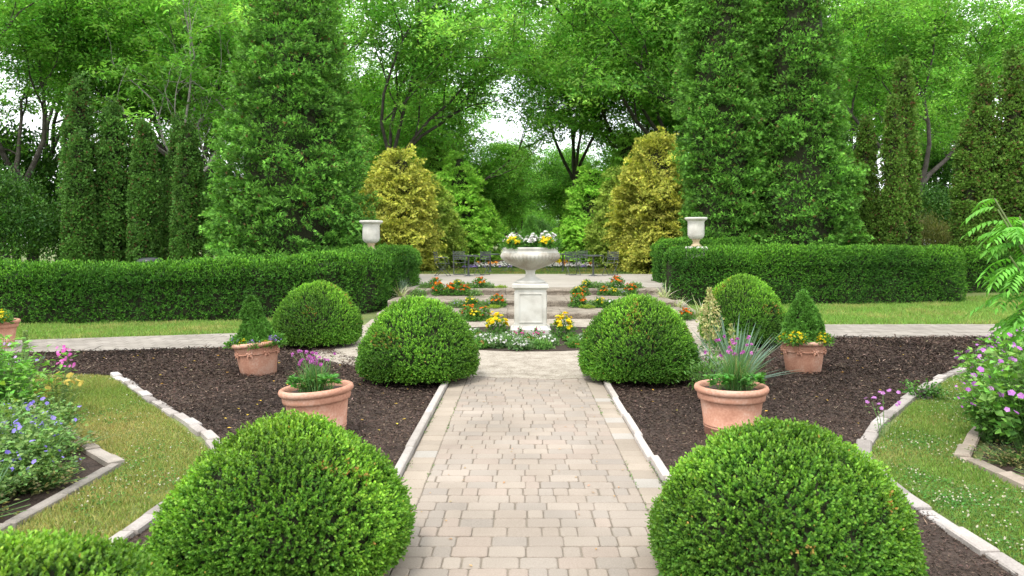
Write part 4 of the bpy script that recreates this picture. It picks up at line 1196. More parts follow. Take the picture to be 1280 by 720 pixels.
# ------------------------------------------------------------------ flowers
def clump_plant(name, label, r, h, fcols, nf, fs, leafc=((.05, .15, .02), (.13, .32, .04)), nleaf=160, leaf=.045, cat="flowers", group=None, loc=(0, 0, 0), petals=7, layers=2, flower_lo=.55, scale=1.0, rz=0.0):
    root = empty(name, loc, rz); tag(root, label, cat, group)
    d = sphere_pts(nleaf); d[:, 2] = np.abs(d[:, 2])
    P = d * np.array([r, r, h]) * (R.uniform(.25, .95, nleaf) ** .6)[:, None]; P[:, 2] = np.maximum(P[:, 2] - .02, .01)
    mb = MB(); sprigs(mb, P, d, n=5, stem=leaf * 1.2, L=leaf, W=leaf * .45, old=leafc[0], new=leafc[1], up=.4, jitter=.5, mixp=1)
    mb.build("foliage", M_LEAF, root)
    if nf:
        d = sphere_pts(nf); d[:, 2] = flower_lo + (1 - flower_lo) * np.abs(d[:, 2])
        d = nrm(d); P = d * np.array([r * .95, r * .95, h * 1.08]) * R.uniform(.85, 1.08, (nf, 1))
        fc = np.array(fcols)[R.integers(0, len(fcols), nf)]
        fb = MB()
        for k in range(layers):
            rosettes(fb, P + d * .006 * k, d + np.array([0, -.25, .5]) + .25 * R.normal(size=(nf, 3)), fs * (1 - .28 * k) * R.uniform(.8, 1.15, nf), fc, petals, .25 + .5 * k)
        fb.build("blossoms", M_PETAL, root)
    root.scale = (scale,) * 3
    return root

ORANGE = [(.80, .20, .01), (.85, .28, .015), (.75, .16, .02)]
YEL = [(.86, .70, .02), (.82, .61, .015), (.90, .76, .07)]
WHITE = [(.80, .80, .76), (.76, .74, .72)]
PINK = [(.78, .55, .58), (.82, .72, .70)]
PURP = [(.30, .11, .36), (.38, .16, .42)]
LILAC = [(.36, .26, .60), (.46, .36, .66)]
MAG = [(.50, .12, .44), (.58, .20, .52)]
BLUE = [(.26, .20, .66), (.34, .28, .72)]

STEPG = "bedding plants on the steps"
om = clump_plant("marigold", "orange marigold clump on the top step at its left end", .17, .26, ORANGE, 26, .065, group=STEPG, loc=(-2.2, 19.72, TZ))
ym = clump_plant("marigold", "tall yellow marigold left of the pedestal foot", .20, .40, YEL, 40, .085, group="yellow marigolds beside the pedestal", loc=(-.38, 12.6, .04))
dup(ym, (.72, 12.6, .04), 2.0, label="tall yellow marigold right of the pedestal foot")
gm = clump_plant("leafy_bedding_plant", "pale green low bedding plant between flowers on the terrace edge, left", .18, .14, LILAC, 6, .03, leafc=((.10, .2, .05), (.24, .40, .12)), group=STEPG, loc=(-1.35, 19.7, TZ))
ys = clump_plant("viola", "small yellow bedding plant at the terrace edge left of centre", .15, .2, YEL, 14, .055, group=STEPG, loc=(-1.62, 19.75, TZ))
lt = clump_plant("lime_sedum", "flat lime green mat plant on the terrace edge near the pedestal", .17, .06, [(.5, .5, .05)], 0, .02, leafc=((.14, .24, .02), (.34, .46, .05)), nleaf=120, leaf=.03, group=STEPG, loc=(-.5, 19.72, TZ))
om_spots = [(-1.05, 19.72, TZ, 1.05, "orange marigold on the terrace edge, nearest the pedestal on the left"),
            (-2.05, 19.15, .31, 1.1, "orange marigold under the top riser, leftmost of the left row"), (-1.72, 19.12, .31, 1.15, "orange marigold under the top riser, middle of the left row"), (-1.4, 19.15, .31, 1.0, "orange marigold under the top riser, right end of the left row"),
            (-.52, 17.25, .17, 1.1, "orange marigold on the lowest step just left of the pedestal"), (-1.05, 15.6, .04, 1.15, "orange marigold at the foot of the steps behind the left dome"), (-.75, 15.55, .04, 1.0, "second orange marigold at the foot of the steps, nearer the pedestal"),
            (2.52, 19.72, TZ, 1.15, "orange marigold on the terrace edge, middle of the right row"), (2.78, 19.15, .31, 1.1, "orange marigold under the top riser at the right"), (2.1, 19.15, .31, .85, "small orange marigold under the top riser between yellow ones"),
            (1.32, 17.25, .17, 1.15, "orange marigold on the lowest step right of the pedestal"), (1.62, 19.15, .31, .8, "small orange marigold under the top riser nearest the pedestal, right"), (3.42, 15.65, .04, .9, "orange marigold at the right foot of the steps above the dome")]
for i, (x, y, z, s, lab) in enumerate(om_spots): dup(om, (x, y, z), i * 1.3, s, lab)
for i, (x, y, z, s, lab) in enumerate([(-1.12, 17.25, .17, 1.1, "yellow bedding plant on the lowest step left of the orange one"), (-.92, 15.42, .04, 1.1, "yellow bedding plant in front of the orange marigolds at the steps' foot"), (1.45, 19.1, .31, 1.0, "yellow bedding plant under the top riser right of the pedestal"),
                                      (1.82, 17.2, .17, 1.0, "yellow bedding plant on the lowest step at the right"), (1.72, 19.7, TZ, 1.0, "yellow green bedding plant at the terrace edge right of the pedestal"), (2.35, 19.1, .31, .9, "yellow bedding plant under the top riser, middle right")]):
    dup(ys, (x, y, z), i * 1.7, s, lab)
for i, (x, y, z, s, lab) in enumerate([(-2.45, 19.75, TZ, 1.0, "pale bedding plant at the far left of the terrace edge"), (-.85, 19.75, TZ, 1.0, "pale bedding plant at the terrace edge between marigold and lime mat"), (-2.55, 19.1, .31, 1.1, "lavender green plant at the far left under the top riser"), (-1.15, 19.1, .31, 1.0, "pale bedding plant ending the left row under the top riser"),
                                      (-1.42, 17.2, .17, 1.1, "lilac flecked plant on the lowest step, far left"), (-.8, 17.25, .17, 1.0, "grey green plant on the lowest step left of orange"), (1.98, 19.72, TZ, 1.1, "pale bedding plant at the terrace edge, right of the yellow one"), (2.25, 19.72, TZ, 1.0, "pale bedding plant left of the right terrace marigold"), (3.0, 19.72, TZ, 1.0, "pale bedding plant at the right end of the terrace edge"),
                                      (1.6, 17.25, .17, 1.0, "grey green plant on the lowest step right of orange"), (2.55, 19.1, .31, 1.0, "grey green plant under the top riser near its right marigold"), (2.5, 15.6, .04, 1.1, "lilac flecked plant at the foot of the steps, right")]):
    dup(gm, (x, y, z), i * 1.1, s, lab)
dup(lt, (-.58, 17.0, .17), 1, 1.0, "lime green mat on the lowest step below the orange marigold")
dup(lt, (-.5, 15.4, .04), 2, 1.1, "lime green mat at the steps' foot beside the pedestal marigold")
dup(lt, (1.5, 17.0, .17), 3, 1.0, "lime green mat on the lowest step right of the pedestal")
wv = clump_plant("white_begonia", "white bedding flowers on the lowest step at the right", .13, .16, WHITE, 12, .06, group=STEPG, loc=(2.06, 17.2, .17))

# ring bed round the pedestal
struct(sheet("ring_bed_soil", [(.178 + 1.95 * math.cos(a), 13.0 + 1.95 * math.sin(a) * (1 if math.sin(a) < 0 else .75)) for a in np.linspace(0, 6.283, 60, endpoint=False)], .045, M_SOIL, .03))
RB = "low flowers in the ring bed round the pedestal"
wr = clump_plant("alyssum", "white flowered low plants in the ring bed before the pedestal", .17, .14, WHITE, 40, .045, leafc=((.07, .16, .05), (.2, .34, .12)), group=RB, loc=(-.55, 11.9, .05))
gr_ = clump_plant("foliage_plant", "flowerless light green plants in the ring bed before the pedestal", .15, .12, YEL, 0, .04, leafc=((.08, .2, .04), (.2, .4, .09)), group=RB, loc=(-.2, 11.6, .05))
og = clump_plant("gazania", "small plants with orange blooms at the ring bed's front edge", .13, .10, [(.8, .25, .03), (.75, .4, .2), (.7, .12, .1)], 12, .055, group=RB, loc=(-.6, 11.35, .05))
pk = clump_plant("pink_flower", "tiny magenta flowers against the pedestal plinth", .13, .16, [(.7, .08, .35)], 12, .035, nleaf=30, group=RB, loc=(.02, 12.55, .05))
dup(pk, (.3, 12.55, .05), 1.0)
k = 0
for ring_r in (1.05, 1.4, 1.72):
    for a in np.arange(-172, -6, 15 if ring_r > 1.2 else 20):
        a2 = rad(a + R.uniform(-4, 4)); rr_ = ring_r + R.uniform(-.08, .08)
        x, y = .178 + rr_ * math.cos(a2), 13.0 + rr_ * math.sin(a2)
        src = (wr, gr_, og, og, wr, wr)[R.integers(6)]
        if abs(x - .178) < .62 and y > 12.2: continue
        dup(src, (x, y, .048), R.uniform(0, 6), R.uniform(.75, 1.15)); k += 1

# urn planting
UZ = 1.53
def dwarf_spruce(loc, label, h, r, twin=False, seed=81):
    root = empty("dwarf_spruce", loc); tag(root, label, "shrub")
    conifer_crown("crown", [(0, r * .75), (h * .15, r), (h * .4, r * .82), (h * .7, r * .5), (h * .92, r * .17), (h, .01)], seed, 420, 34, .035, .034, .010, (.03, .10, .015), (.12, .30, .04), root, up=.45, brown=.0, rough=.1, fan=True, depthk=.25, core_k=.8)
    trunk("trunk", h * .7, .014, root)
    return root
dwarf_spruce((.178, 13.05, UZ), "small green spruce in the middle of the central urn", .52, .17)
UG = "flowers planted in the central urn"
wg = clump_plant("white_geranium", "white geranium at the left of the central urn", .16, .23, WHITE * 3 + PINK[1:], 40, .095, group=UG, loc=(-.1, 12.9, UZ))
dup(wg, (.47, 12.92, UZ), 2.0, 1.1, "white geranium at the right of the central urn")
dup(wg, (.20, 12.8, UZ), 3.0, .95, "white geranium at the front middle of the central urn")
yu = clump_plant("yellow_pansy", "yellow pansies spilling over the left of the central urn rim", .13, .18, YEL, 44, .065, group=UG, loc=(-.1, 12.72, UZ))
dup(yu, (.44, 12.72, UZ), 1.0, 1.0, "yellow pansies spilling over the right of the central urn rim")
pu = clump_plant("purple_petunia", "purple flowers left of the urn's spruce", .12, .29, PURP, 14, .06, group=UG, loc=(.0, 13.15, UZ))
dup(pu, (.37, 13.15, UZ), 1.0, 1.0, "purple flowers right of the urn's spruce")
pg = clump_plant("pink_geranium", "pink flowers at the far left of the central urn", .08, .17, PINK, 8, .06, group=UG, loc=(-.23, 12.95, UZ))
dup(pg, (.60, 12.98, UZ), 1.0, 1.1, "pink flowers at the far right of the central urn")
clump_plant("trailing_plant", "small green plant topping the right tall urn", .15, .15, YEL, 0, .03, loc=(4.66, 19.95, 2.27), cat="plant")

# rear flower bed: bands of low flowers beyond the grass
struct(sheet("rear_bed_soil", [(-4.2, 35.2), (5.2, 35.2), (5.2, 39.2), (-4.2, 39.2)], .465, M_SOIL, .05))
RBG = "flowers in the rear bed beyond the terrace"
f_w = clump_plant("bedding_flower", "white flowers in the rear bed beyond the terrace", .17, .26, WHITE, 36, .12, nleaf=50, group=RBG, loc=(-1.0, 36.0, .46))
f_o = clump_plant("bedding_flower", "orange flowers in the rear bed beyond the terrace", .17, .28, [(.85, .36, .05), (.85, .5, .12)], 36, .12, nleaf=50, group=RBG, loc=(-1.4, 36.1, .46))
f_y = clump_plant("bedding_flower", "yellow flowers in the rear bed beyond the terrace", .2, .45, YEL, 40, .12, nleaf=60, group=RBG, loc=(-.2, 37.3, .46))
f_l = clump_plant("bedding_flower", "lavender flowers at the front of the rear bed", .15, .15, LILAC, 32, .09, nleaf=40, group=RBG, loc=(-2.3, 35.5, .46))
for x in np.arange(-2.6, 4.6, .24):
    src = f_l if (x < -1.9 or R.uniform() < .25) else f_w
    dup(src, (x + R.uniform(-.08, .08), 35.5 + R.uniform(-.1, .1), .46), R.uniform(0, 6), R.uniform(.7, 1.0))
    src = (f_w, f_o, f_w, f_o)[R.integers(4)]
    if -2.2 < x < 4.2: dup(src, (x + R.uniform(-.1, .1), 36.15 + R.uniform(-.2, .2), .46), R.uniform(0, 6), R.uniform(.85, 1.1))
    if (-.7 < x < .55) or (1.0 < x < 2.2): dup(f_y, (x, 37.3 + R.uniform(-.2, .2), .46), R.uniform(0, 6), R.uniform(.8, 1.05))

# ------------------------------------------------------------------ planting in the pots
def in_pot(o, loc): o.location = loc; return o
PZ = .385
dwarf_spruce((3.54, 9.5, .385), "dwarf cone spruce with one tip in the upright garlanded pot", .60, .215, seed=82)
sp = dwarf_spruce((-3.24, 9.32, .37), "dwarf spruce with lumpy double tip in the tilted garlanded pot", .40, .20, seed=83)
cr = conifer_crown("crown", [(0, .05), (.06, .115), (.18, .085), (.28, .01)], 84, 150, 30, .03, .034, .010, (.03, .10, .015), (.12, .30, .04), sp, up=.45, brown=0, depthk=.25, core_k=.75)
cr.location = (-.05, 0, .29)
VG = "violas around the dwarf spruces"
vy = clump_plant("viola", "yellow violas along the left of the upright garlanded pot", .13, .13, YEL, 60, .05, group=VG, flower_lo=.25, loc=(3.40, 9.31, PZ))
dup(vy, (3.69, 9.32, PZ), 1.0, .9, "yellow violas along the right of the upright garlanded pot")
dup(vy, (3.32, 9.45, PZ), 2.0, .8, "yellow violas at the far left rim of the upright garlanded pot")
dup(vy, (-3.30, 9.12, .37), 3.0, .62, "yellow viola tuft at the front of the tilted garlanded pot")
dup(vy, (-3.06, 9.12, .375), 4.0, .45, "small yellow viola at the right front of the tilted pot")
vl = clump_plant("viola", "lilac violas at the left of the tilted garlanded pot", .12, .11, LILAC, 40, .045, group=VG, flower_lo=.25, loc=(-3.41, 9.22, .36))
dup(vl, (-3.17, 9.10, .37), 1.0, .75, "lilac violas at the front middle of the tilted garlanded pot")
dup(vl, (-2.99, 9.25, .39), 2.0, .9, "lilac violas at the right of the tilted garlanded pot")
dup(vy, (-7.86, 11.42, .42), 1.0, 1.25, "yellow violas in the pot at the left photo edge")
dup(vy, (-8.0, 11.6, .42), 2.0, 1.3, "yellow violas behind in the pot at the left photo edge")

def chives(loc, label, h, n, nfl, spread, seed):
    root = empty("chives", loc); tag(root, label, "flowers", "flowering chives in the banded pots")
    mb = MB(); P = np.c_[R.normal(0, .05, (n, 2)), np.zeros(n)]
    a = R.uniform(0, 6.28, n); sp = np.abs(R.normal(0, spread, n))
    D = np.c_[np.cos(a) * sp, np.sin(a) * sp, np.ones(n)]
    C = jit((.10, .24, .06), n, .25, .08); C[R.uniform(size=n) < .12] = (.38, .34, .14)
    strap(mb, P, D, h * R.uniform(.6, 1.1, n), .004, R.uniform(.1, .9, n), C, 5)
    mb.build("leaves", M_LEAF, root)
    fb = MB(); st = MB()
    for k in range(nfl):
        a = R.uniform(0, 6.28); t = abs(R.normal(0, .5))
        e = np.array([math.cos(a) * t * h * .8, math.sin(a) * t * h * .8 , h * R.uniform(.85, 1.3)])
        st.tube([(0, 0, 0), e * np.array([.35, .35, .5]), e], .0022, 4, (.12, .24, .07))
        d = sphere_pts(16)
        leaves(fb, np.tile(e, (16, 1)), d + np.array([0, 0, .3]), sphere_pts(16), .019, .012, jit(MAG[R.integers(2)], 16, .15, .05))
    st.build("stems", M_STEM, root); fb.build("blossoms", M_PETAL, root)
    return root
chives((-1.70, 6.28, .38), "purple chives growing in the leaning banded pot", .26, 420, 30, .45, 1)
chives((1.80, 6.35, .38), "tall purple chives growing in the right banded pot", .34, 480, 24, .38, 2)
def broad_leaf(loc, label, r, n=34, leaf=.055, group=None):
    root = empty("strawberry_plant", loc); tag(root, label, "plant", group)
    a = R.uniform(0, 6.28, n); rr2 = r * R.uniform(.1, 1, n) ** .7
    P = np.c_[rr2 * np.cos(a) * .7, rr2 * np.sin(a) * .55 + .02, .03 + .09 * R.uniform(.2, 1, n)]
    mb = MB()
    for k in (-1, 0, 1):
        D = np.c_[np.cos(a + k * .9), np.sin(a + k * .9), .15 + .3 * R.normal(size=n)]
        leaves(mb, P, D, np.c_[.3 * R.normal(size=(n, 2)), np.ones(n)], leaf * R.uniform(.7, 1.1, n), leaf * .72, jit((.10, .30, .05), n, .22, .1), 0, .18, .5)
    mb.build("leaves", M_LEAF, root)
    st = MB()
    for q in P[::4]: st.tube([(0, 0, 0), q * np.array([.6, .6, .7]), q], .0025, 4, (.15, .28, .07))
    st.build("stems", M_STEM, root)
    return root
BG = "broad leaved plants at the rims of the banded pots"
s1 = broad_leaf((-1.80, 6.22, .38), "light green leafy plant at the left rim of the leaning banded pot", .12, group=BG)
dup(s1, (-1.54, 6.22, .40), 2.0, 1.05, "light green leafy plant at the right rim of the leaning banded pot")
dup(s1, (1.64, 6.26, .39), 3.0, 1.05, "light green leafy plant at the left rim of the right banded pot")
dup(s1, (1.89, 6.26, .39), 4.0, 1.05, "light green leafy plant at the right rim of the right banded pot")

# ------------------------------------------------------------------ yucca behind the right pot
def yucca(loc):
    root = empty("yucca", loc); tag(root, "blue green yucca with a creamy flower spike behind the right banded pot", "plant")
    n = 95; a = R.uniform(0, 6.28, n); el = R.uniform(rad(12), rad(80), n)
    D = np.c_[np.cos(a) * np.cos(el), np.sin(a) * np.cos(el), np.sin(el)]
    mb = MB(); strap(mb, np.c_[R.normal(0, .03, (n, 2)), np.full(n, .05)], D, R.uniform(.55, .85, n), R.uniform(.026, .042, n), R.uniform(0, .25, n), jit((.17, .27, .20), n, .2, .06), 5)
    mb.build("leaves", M_LEAF, root)
    for (x, y, h, r, n2) in ((-.20, .35, 1.08, .125, 420), (-.02, .1, .72, .03, 60)):
        st = MB(); st.tube([(x, y, 0), (x, y, h * .5), (x + .01, y, h)], [.012, .010, .004], 6, (.24, .3, .1))
        so = st.build("flower_stalk", M_STEM, root)
        fb = MB(); t = R.uniform(0, 1, n2); a = R.uniform(0, 6.28, n2); rr2 = r * (np.sin(np.clip(t * 1.05 + .12, 0, 1) * math.pi) ** .8 + .1) * R.uniform(.2, 1, n2)
        P = np.c_[x + rr2 * np.cos(a), y + rr2 * np.sin(a), h * (.48 + .53 * t)]
        leaves(fb, P, np.c_[np.cos(a) * .5, np.sin(a) * .5, R.normal(-.2, .7, n2)], sphere_pts(n2), .042, .026, jit((.46, .45, .19), n2, .2, .07), 0, .3)
        fb.build("blossoms", M_PETAL, so)
    return root
yucca((2.37, 8.35, 0))
bush("spiderwort", "loose green plant with lilac blooms between the right dome and yucca", .2, .38, 91, [(.06, .15, .03), (.14, .28, .06)], 24, 26, (.07, .018), .1, None, (1.98, 7.9, .0), "plant")
bush("low_groundcover", "flat green ground cover at the foot of the right rear dome", .35, .25, 92, [(.05, .14, .03), (.12, .27, .05)], 30, 40, (.05, .025), .1, None, (3.0, 11.0, 0), "plant")

# variegated grass and rocks beside the steps
def strap_plant(name, loc, label, n, L, W, cols, group=None, elv=(25, 80), bend=(.3, 1.2), cat="plant", rz=0):
    root = empty(name, loc, rz); tag(root, label, cat, group)
    a = R.uniform(0, 6.28, n); el = R.uniform(rad(elv[0]), rad(elv[1]), n)
    D = np.c_[np.cos(a) * np.cos(el), np.sin(a) * np.cos(el), np.sin(el)]
    C = jit(np.array(cols)[R.integers(0, len(cols), n)], n, .15, .05)
    mb = MB(); strap(mb, np.c_[R.normal(0, L * .08, (n, 2)), np.zeros(n)], D, L * R.uniform(.6, 1.1, n), W, R.uniform(*bend, n), C, 6)
    mb.build("leaves", M_LEAF, root)
    return root
VGR = "variegated grasses beside the steps"
vg = strap_plant("variegated_grass", (3.55, 18.6, .2), "arching cream striped grass beside the middle step on the right", 46, .55, .03, [(.5, .52, .32), (.3, .38, .16), (.62, .62, .45)], VGR)
dup(vg, (3.95, 16.6, .0), 1.0, 1.0, "arching cream striped grass at the right foot of the steps")
dup(vg, (3.65, 17.6, .1), 2.0, .8, "small striped grass between two others right of the steps")
dup(vg, (-2.95, 18.8, .25), 3.0, .9, "striped grass beside the left end of the steps")
def rock(loc, r, label, seed):
    mb = MB()
    d_th = np.linspace(.05, math.pi - .05, 12); ph = np.arange(18) * 2 * math.pi / 18
    T, Q = np.meshgrid(d_th, ph, indexing='ij')
    V = np.stack([np.sin(T) * np.cos(Q), np.sin(T) * np.sin(Q), np.cos(T)], -1).reshape(-1, 3)
    V = V * (1 + .18 * lump(V, .5, seed, 3))[:, None] * np.array([r, r * .8, r * .55])
    i = np.arange(11)[:, None] * 18; j = np.arange(18)[None]; j2 = (j + 1) % 18
    mb.add(V, np.stack([i + j, i + 18 + j, i + 18 + j2, i + j2], -1).reshape(-1, 4))
    o = mb.build("rock", M_STEP, None, True, loc); tag(o, label, "rock", "rocks beside the steps"); return o
rock((3.72, 18.1, .12), .28, "brown rock between the striped grasses right of the steps", 1)
rock((3.75, 17.1, .05), .24, "grey rock right of the lowest step", 2)
rock((3.95, 15.75, .02), .26, "flat rock at the right corner of the steps' foot", 3)
rock((-2.95, 18.3, .1), .2, "rock at the left end of the steps below the hedge", 4)
strap_plant("blue_fescue", (-3.0, 19.5, .4), "blue grey grass tuft at the left end of the top step", 160, .4, .006, [(.22, .3, .24), (.16, .25, .18)], None, (30, 85), (.2, .9))

# ------------------------------------------------------------------ perennial beds
def perennial(name, label, loc, r, h, nstem, leafc, leaf, fcols, nf, fs, petals=5, group=None, lw=.5, spike=False, per=16, rz=0, cat="flowers", fl_z=(.7, 1.1)):
    root = empty(name, loc, rz); tag(root, label, cat, group)
    st, mb, fb = MB(), MB(), MB()
    for k in range(nstem):
        a = R.uniform(0, 6.28); t = R.uniform(0, 1) ** .6
        e = np.array([r * t * math.cos(a), r * t * math.sin(a), h * R.uniform(.65, 1.1) * (1 - .35 * t * t)])
        b = np.array([e[0] * .35, e[1] * .35, 0]); mid = b * .5 + e * .5 + np.array([e[0] * -.08, e[1] * -.08, .05 * h])
        st.tube([b, mid, e], [.004, .003, .0018], 4, (.10, .2, .05))
        tt = R.uniform(.12, 1.0, per)[:, None]
        P = (1 - tt) ** 2 * b + 2 * tt * (1 - tt) * mid + tt ** 2 * e + R.normal(0, leaf * .5, (per, 3)); P[:, 2] = np.maximum(P[:, 2], .02)
        aa = R.uniform(0, 6.28, per)
        D = np.c_[np.cos(aa), np.sin(aa), R.normal(.1, .35, per)]
        C = np.asarray(leafc[0]) + (np.asarray(leafc[1]) - np.asarray(leafc[0])) * np.clip(tt + .25 * R.normal(size=(per, 1)), 0, 1)
        leaves(mb, P, D, np.c_[.4 * R.normal(size=(per, 2)), np.ones(per)], leaf * R.uniform(.6, 1.2, per), leaf * lw, jit(C, per, .2, .08), 0, .2, .5)
    st.build("stems", M_STEM, root); mb.build("leaves", M_LEAF, root)
    if nf:
        a = R.uniform(0, 6.28, nf); t = R.uniform(0, 1, nf) ** .5
        P = np.c_[r * t * np.cos(a) * 1.02, r * t * np.sin(a) * 1.02, h * R.uniform(*fl_z, nf) * (1 - .3 * t * t)]
        fc = np.array(fcols)[R.integers(0, len(fcols), nf)]
        rosettes(fb, P, np.c_[.5 * R.normal(size=(nf, 2)), np.full(nf, .8)] + np.array([0, -.5, 0]), fs * R.uniform(.75, 1.15, nf), fc, petals, .2, wide=.75)
        fb.build("blossoms", M_PETAL, root)
    return root
GG = "blue flowered geraniums in the left bed"
g1 = perennial("hardy_geranium", "blue flowered hardy geranium at the lawn corner of the left bed", (-3.38, 5.15, 0), .42, .42, 120, ((.07, .17, .04), (.21, .36, .09)), .042, BLUE, 20, .04, group=GG, lw=.8)
dup(g1, (-3.75, 4.75, 0), 2, 1.15, "blue flowered hardy geranium nearest the viewer in the left bed")
dup(g1, (-3.95, 5.55, 0), 4, 1.1, "blue flowered hardy geranium at the left photo edge")
dup(g1, (-3.3, 4.55, 0), 5, .8, "small blue flowered geranium along the narrow kerb of the left bed")
dup(g1, (-3.85, 6.0, 0), 1, .9, "blue flowered geranium by the brick edging of the left bed")
dup(g1, (-3.15, 4.95, 0), 2.6, .62, "low blue geranium spilling over the brick corner of the left bed")
dup(g1, (-4.4, 4.9, 0), 3.3, 1.2, "blue flowered geranium at the lower left photo edge")
dup(g1, (-3.55, 5.55, 0), .3, .7, "low blue geranium by the diagonal brick edging of the left bed")
sr = perennial("groundcover", "dry olive ground cover between the geraniums and the narrow kerb of the left bed", (-3.2, 4.95, 0), .42, .16, 90, ((.10, .11, .04), (.26, .24, .09)), .035, YEL, 0, .03, lw=.5, per=9)
dup(sr, (-3.25, 4.2, 0), 2, 1.1, "dry olive ground cover along the narrow kerb near the iris")
dup(sr, (-3.55, 5.75, 0), 3, 1.0, "dry olive ground cover along the diagonal brick edging of the left bed")
dup(sr, (3.62, 4.9, 0), 4, .9, "dry olive ground cover along the kerb of the right bed")
dup(sr, (3.6, 5.5, 0), 5, .8, "dry olive ground cover at the corner of the right bed")
LG = "leafy plants at the back of the left bed"
p1 = perennial("phlox", "tall bright green leafy phlox in the middle of the left bed", (-4.6, 6.7, 0), .5, .75, 110, ((.07, .21, .03), (.22, .48, .07)), .085, LILAC, 8, .035, group=LG, lw=.36, per=18)
dup(p1, (-5.3, 7.3, 0), 1.5, .85, "tall bright green phlox at the back of the left bed")
dup(p1, (-5.15, 6.5, 0), 3.5, 1.05, "tall green phlox at the left photo edge of the left bed")
dup(p1, (-5.9, 8.1, 0), 5.0, .75, "green phlox at the rear corner of the left bed")
perennial("cranesbill", "pale lilac flowered plant at the top of the left bed", (-5.55, 7.7, 0), .45, .68, 60, ((.06, .17, .03), (.14, .33, .05)), .06, [(.50, .32, .62), (.58, .42, .68)], 46, .05, lw=.6)
perennial("sweet_rocket", "single magenta flowered stem beside the left lawn's far corner", (-4.85, 8.1, 0), .10, .52, 7, ((.07, .18, .04), (.14, .3, .06)), .07, [(.62, .12, .46), (.7, .22, .55)], 34, .04, lw=.4, per=8, fl_z=(.7, 1.15))
perennial("yarrow", "yellow flat headed yarrow at the lawn edge of the left bed", (-4.25, 7.0, 0), .22, .42, 26, ((.10, .17, .04), (.2, .28, .07)), .05, [(.55, .45, .10)], 20, .07, petals=8, lw=.3)
perennial("lady_mantle", "broad leaved yellow green plant low in the left bed", (-4.3, 6.1, 0), .28, .36, 30, ((.13, .24, .03), (.26, .40, .05)), .10, YEL, 0, .03, lw=.9, per=5)
def mullein(loc):
    root = empty("mullein", loc); tag(root, "woolly mullein with a tall pale green bud spike in the left bed", "plant")
    n = 44; z = R.uniform(.05, .75, n); a = R.uniform(0, 6.28, n)
    D = np.c_[np.cos(a), np.sin(a), R.uniform(.4, 1.1, n)]
    mb = MB(); leaves(mb, np.c_[.02 * np.cos(a), .02 * np.sin(a), z], D, np.tile([[0, 0, 1.]], (n, 1)) + .2 * R.normal(size=(n, 3)), (.26 * (1.1 - z)), .09 * (1.1 - z), jit((.2, .33, .12), n, .15, .05), 0, .2)
    mb.build("leaves", M_LEAF, root)
    root.scale = (.95, .95, .68)
    st = MB(); st.tube([(0, 0, 0), (0, 0, .5), (0, 0, 1.08)], [.014, .012, .006], 6, (.2, .3, .12)); s = st.build("flower_stalk", M_STEM, root)
    k = 620; z = R.uniform(.55, 1.1, k); a = R.uniform(0, 6.28, k); rr2 = .034 * (1.15 - (z - .55) / .6)
    fb = MB(); leaves(fb, np.c_[rr2 * np.cos(a) * .6, rr2 * np.sin(a) * .6, z], np.c_[np.cos(a), np.sin(a), np.full(k, .6)], sphere_pts(k), .024, .014, jit((.27, .36, .14), k, .2, .05))
    fb.build("buds", M_LEAF, s)
mullein((-4.85, 7.45, 0))
strap_plant("iris", (-3.12, 4.28, 0), "sword leaved iris clump at the left bed's near end", 26, .42, .03, [(.10, .2, .12), (.14, .26, .14)], None, (55, 88), (0, .3))

MG = "magenta mallows in the right bed"
m1 = perennial("mallow", "magenta flowered mallow at the corner of the right bed", (3.85, 5.55, 0), .5, .92, 110, ((.08, .21, .04), (.24, .48, .09)), .075, [(.50, .20, .56), (.58, .28, .62), (.44, .15, .5)], 95, .05, group=MG, lw=.85, per=16, fl_z=(.6, 1.08))
dup(m1, (4.45, 5.9, 0), 1.2, 1.05, "magenta flowered mallow behind the corner mallow at the right photo edge")
dup(m1, (4.3, 6.7, 0), 3.2, .85, "magenta flowered mallow farther back near the right stone edging")
dup(m1, (4.9, 7.4, 0), 4.2, .85, "magenta flowered mallow at the rear of the right bed")
dup(m1, (4.2, 4.7, 0), 2.2, .9, "magenta flowered mallow nearest the viewer at the right edge")
dup(m1, (3.75, 5.05, 0), 5.2, .55, "low mallow spilling to the narrow kerb of the right bed")
dup(m1, (3.85, 6.15, 0), .7, .6, "low mallow over the diagonal kerb of the right bed")
dup(m1, (4.55, 5.2, 0), 1.7, 1.0, "magenta mallow cut by the right photo edge, low down")
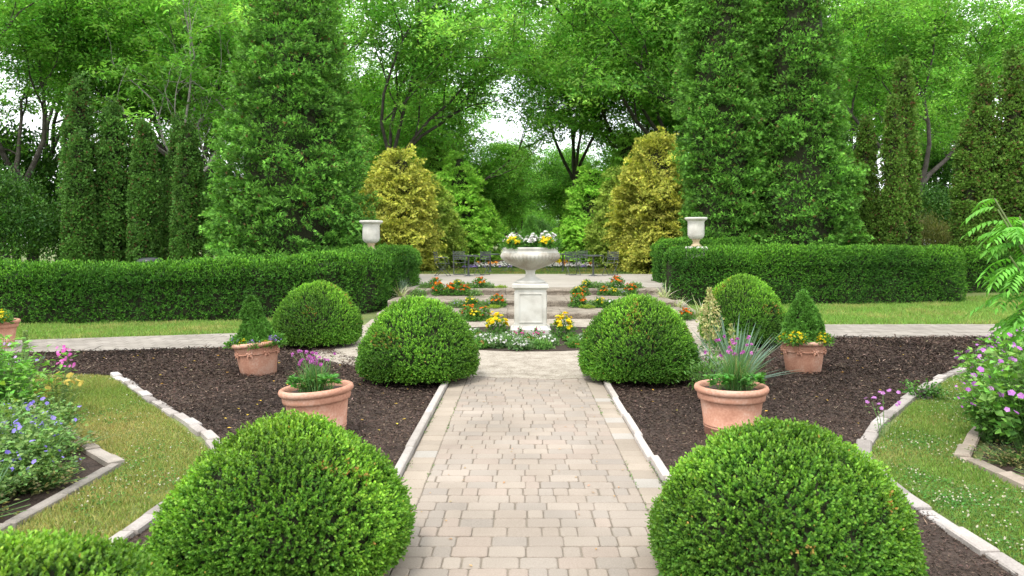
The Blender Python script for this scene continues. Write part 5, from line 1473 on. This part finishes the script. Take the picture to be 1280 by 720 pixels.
perennial("sweet_rocket", "thin lilac flowered stem leaning out over the right lawn", (3.0, 6.25, 0), .16, .42, 5, ((.08, .18, .05), (.16, .3, .07)), .04, [(.48, .2, .5)], 16, .035, lw=.4, per=6)
bush("clover_tuft", "low green weed tuft on the right stone edging", .16, .12, 94, [(.06, .17, .03), (.13, .30, .05)], 14, 24, (.035, .03), .07, None, (4.15, 7.85, .0), "plant")

# sumac at the right edge: compound leaves drooping from upright stems
def sumac(loc):
    root = empty("sumac", loc); tag(root, "fresh green sumac with drooping feathered leaves at the right photo edge", "shrub")
    st, mb = MB(), MB()
    tips = []
    for k in range(9):
        a = R.uniform(rad(110), rad(250)) if k < 7 else R.uniform(0, 6.28)
        t = R.uniform(.25, .75)
        e = np.array([t * math.cos(a), t * math.sin(a), (.95, 1.15, 1.35, 1.6, 1.85, 1.0, 1.5, 2.0, 1.9)[k]])
        mid = e * np.array([.3, .3, .55])
        st.tube([(0, 0, 0), mid, e], [.018, .013, .006], 6, (.13, .17, .06))
        tips.append((mid, e))
    st.build("trunk", M_STEM, root)
    for (mid, e) in tips:
        for q in range(15):
            u = R.uniform(.25, 1); p = mid * (1 - u) + e * u
            a = R.uniform(0, 6.28)
            d = nrm(np.array([math.cos(a), math.sin(a), R.uniform(.1, .6)]))
            ln = R.uniform(.26, .42); pts = [p]; dd = d.copy()
            for s in range(8):
                dd = nrm(dd + np.array([0, 0, -.16])); pts.append(pts[-1] + dd * ln / 8)
            pts = np.array(pts)
            col = np.array((.15, .41, .05)) * R.uniform(.75, 1.25)
            T = nrm(np.gradient(pts, axis=0)); S = nrm(np.cross(T, np.array([0, 0, 1.])))
            for sg in (-1, 1):
                n = 7; Pp = pts[1:8]
                D = nrm(T[1:8] * .55 + sg * S[1:8] + np.array([0, 0, -.5]))
                leaves(mb, Pp, D, np.tile([[0, 0, 1.]], (n, 1)) + .15 * R.normal(size=(n, 3)), .10 * R.uniform(.8, 1.1, n), .034, jit(col, n, .1, .04), 0, .2, .4)
            leaves(mb, pts[-1:], T[-1:], np.array([[0, 0, 1.]]), .09, .028, col[None], 0, .2)
    mb.build("leaves", M_LEAF, root)
sumac((4.72, 6.35, 0))
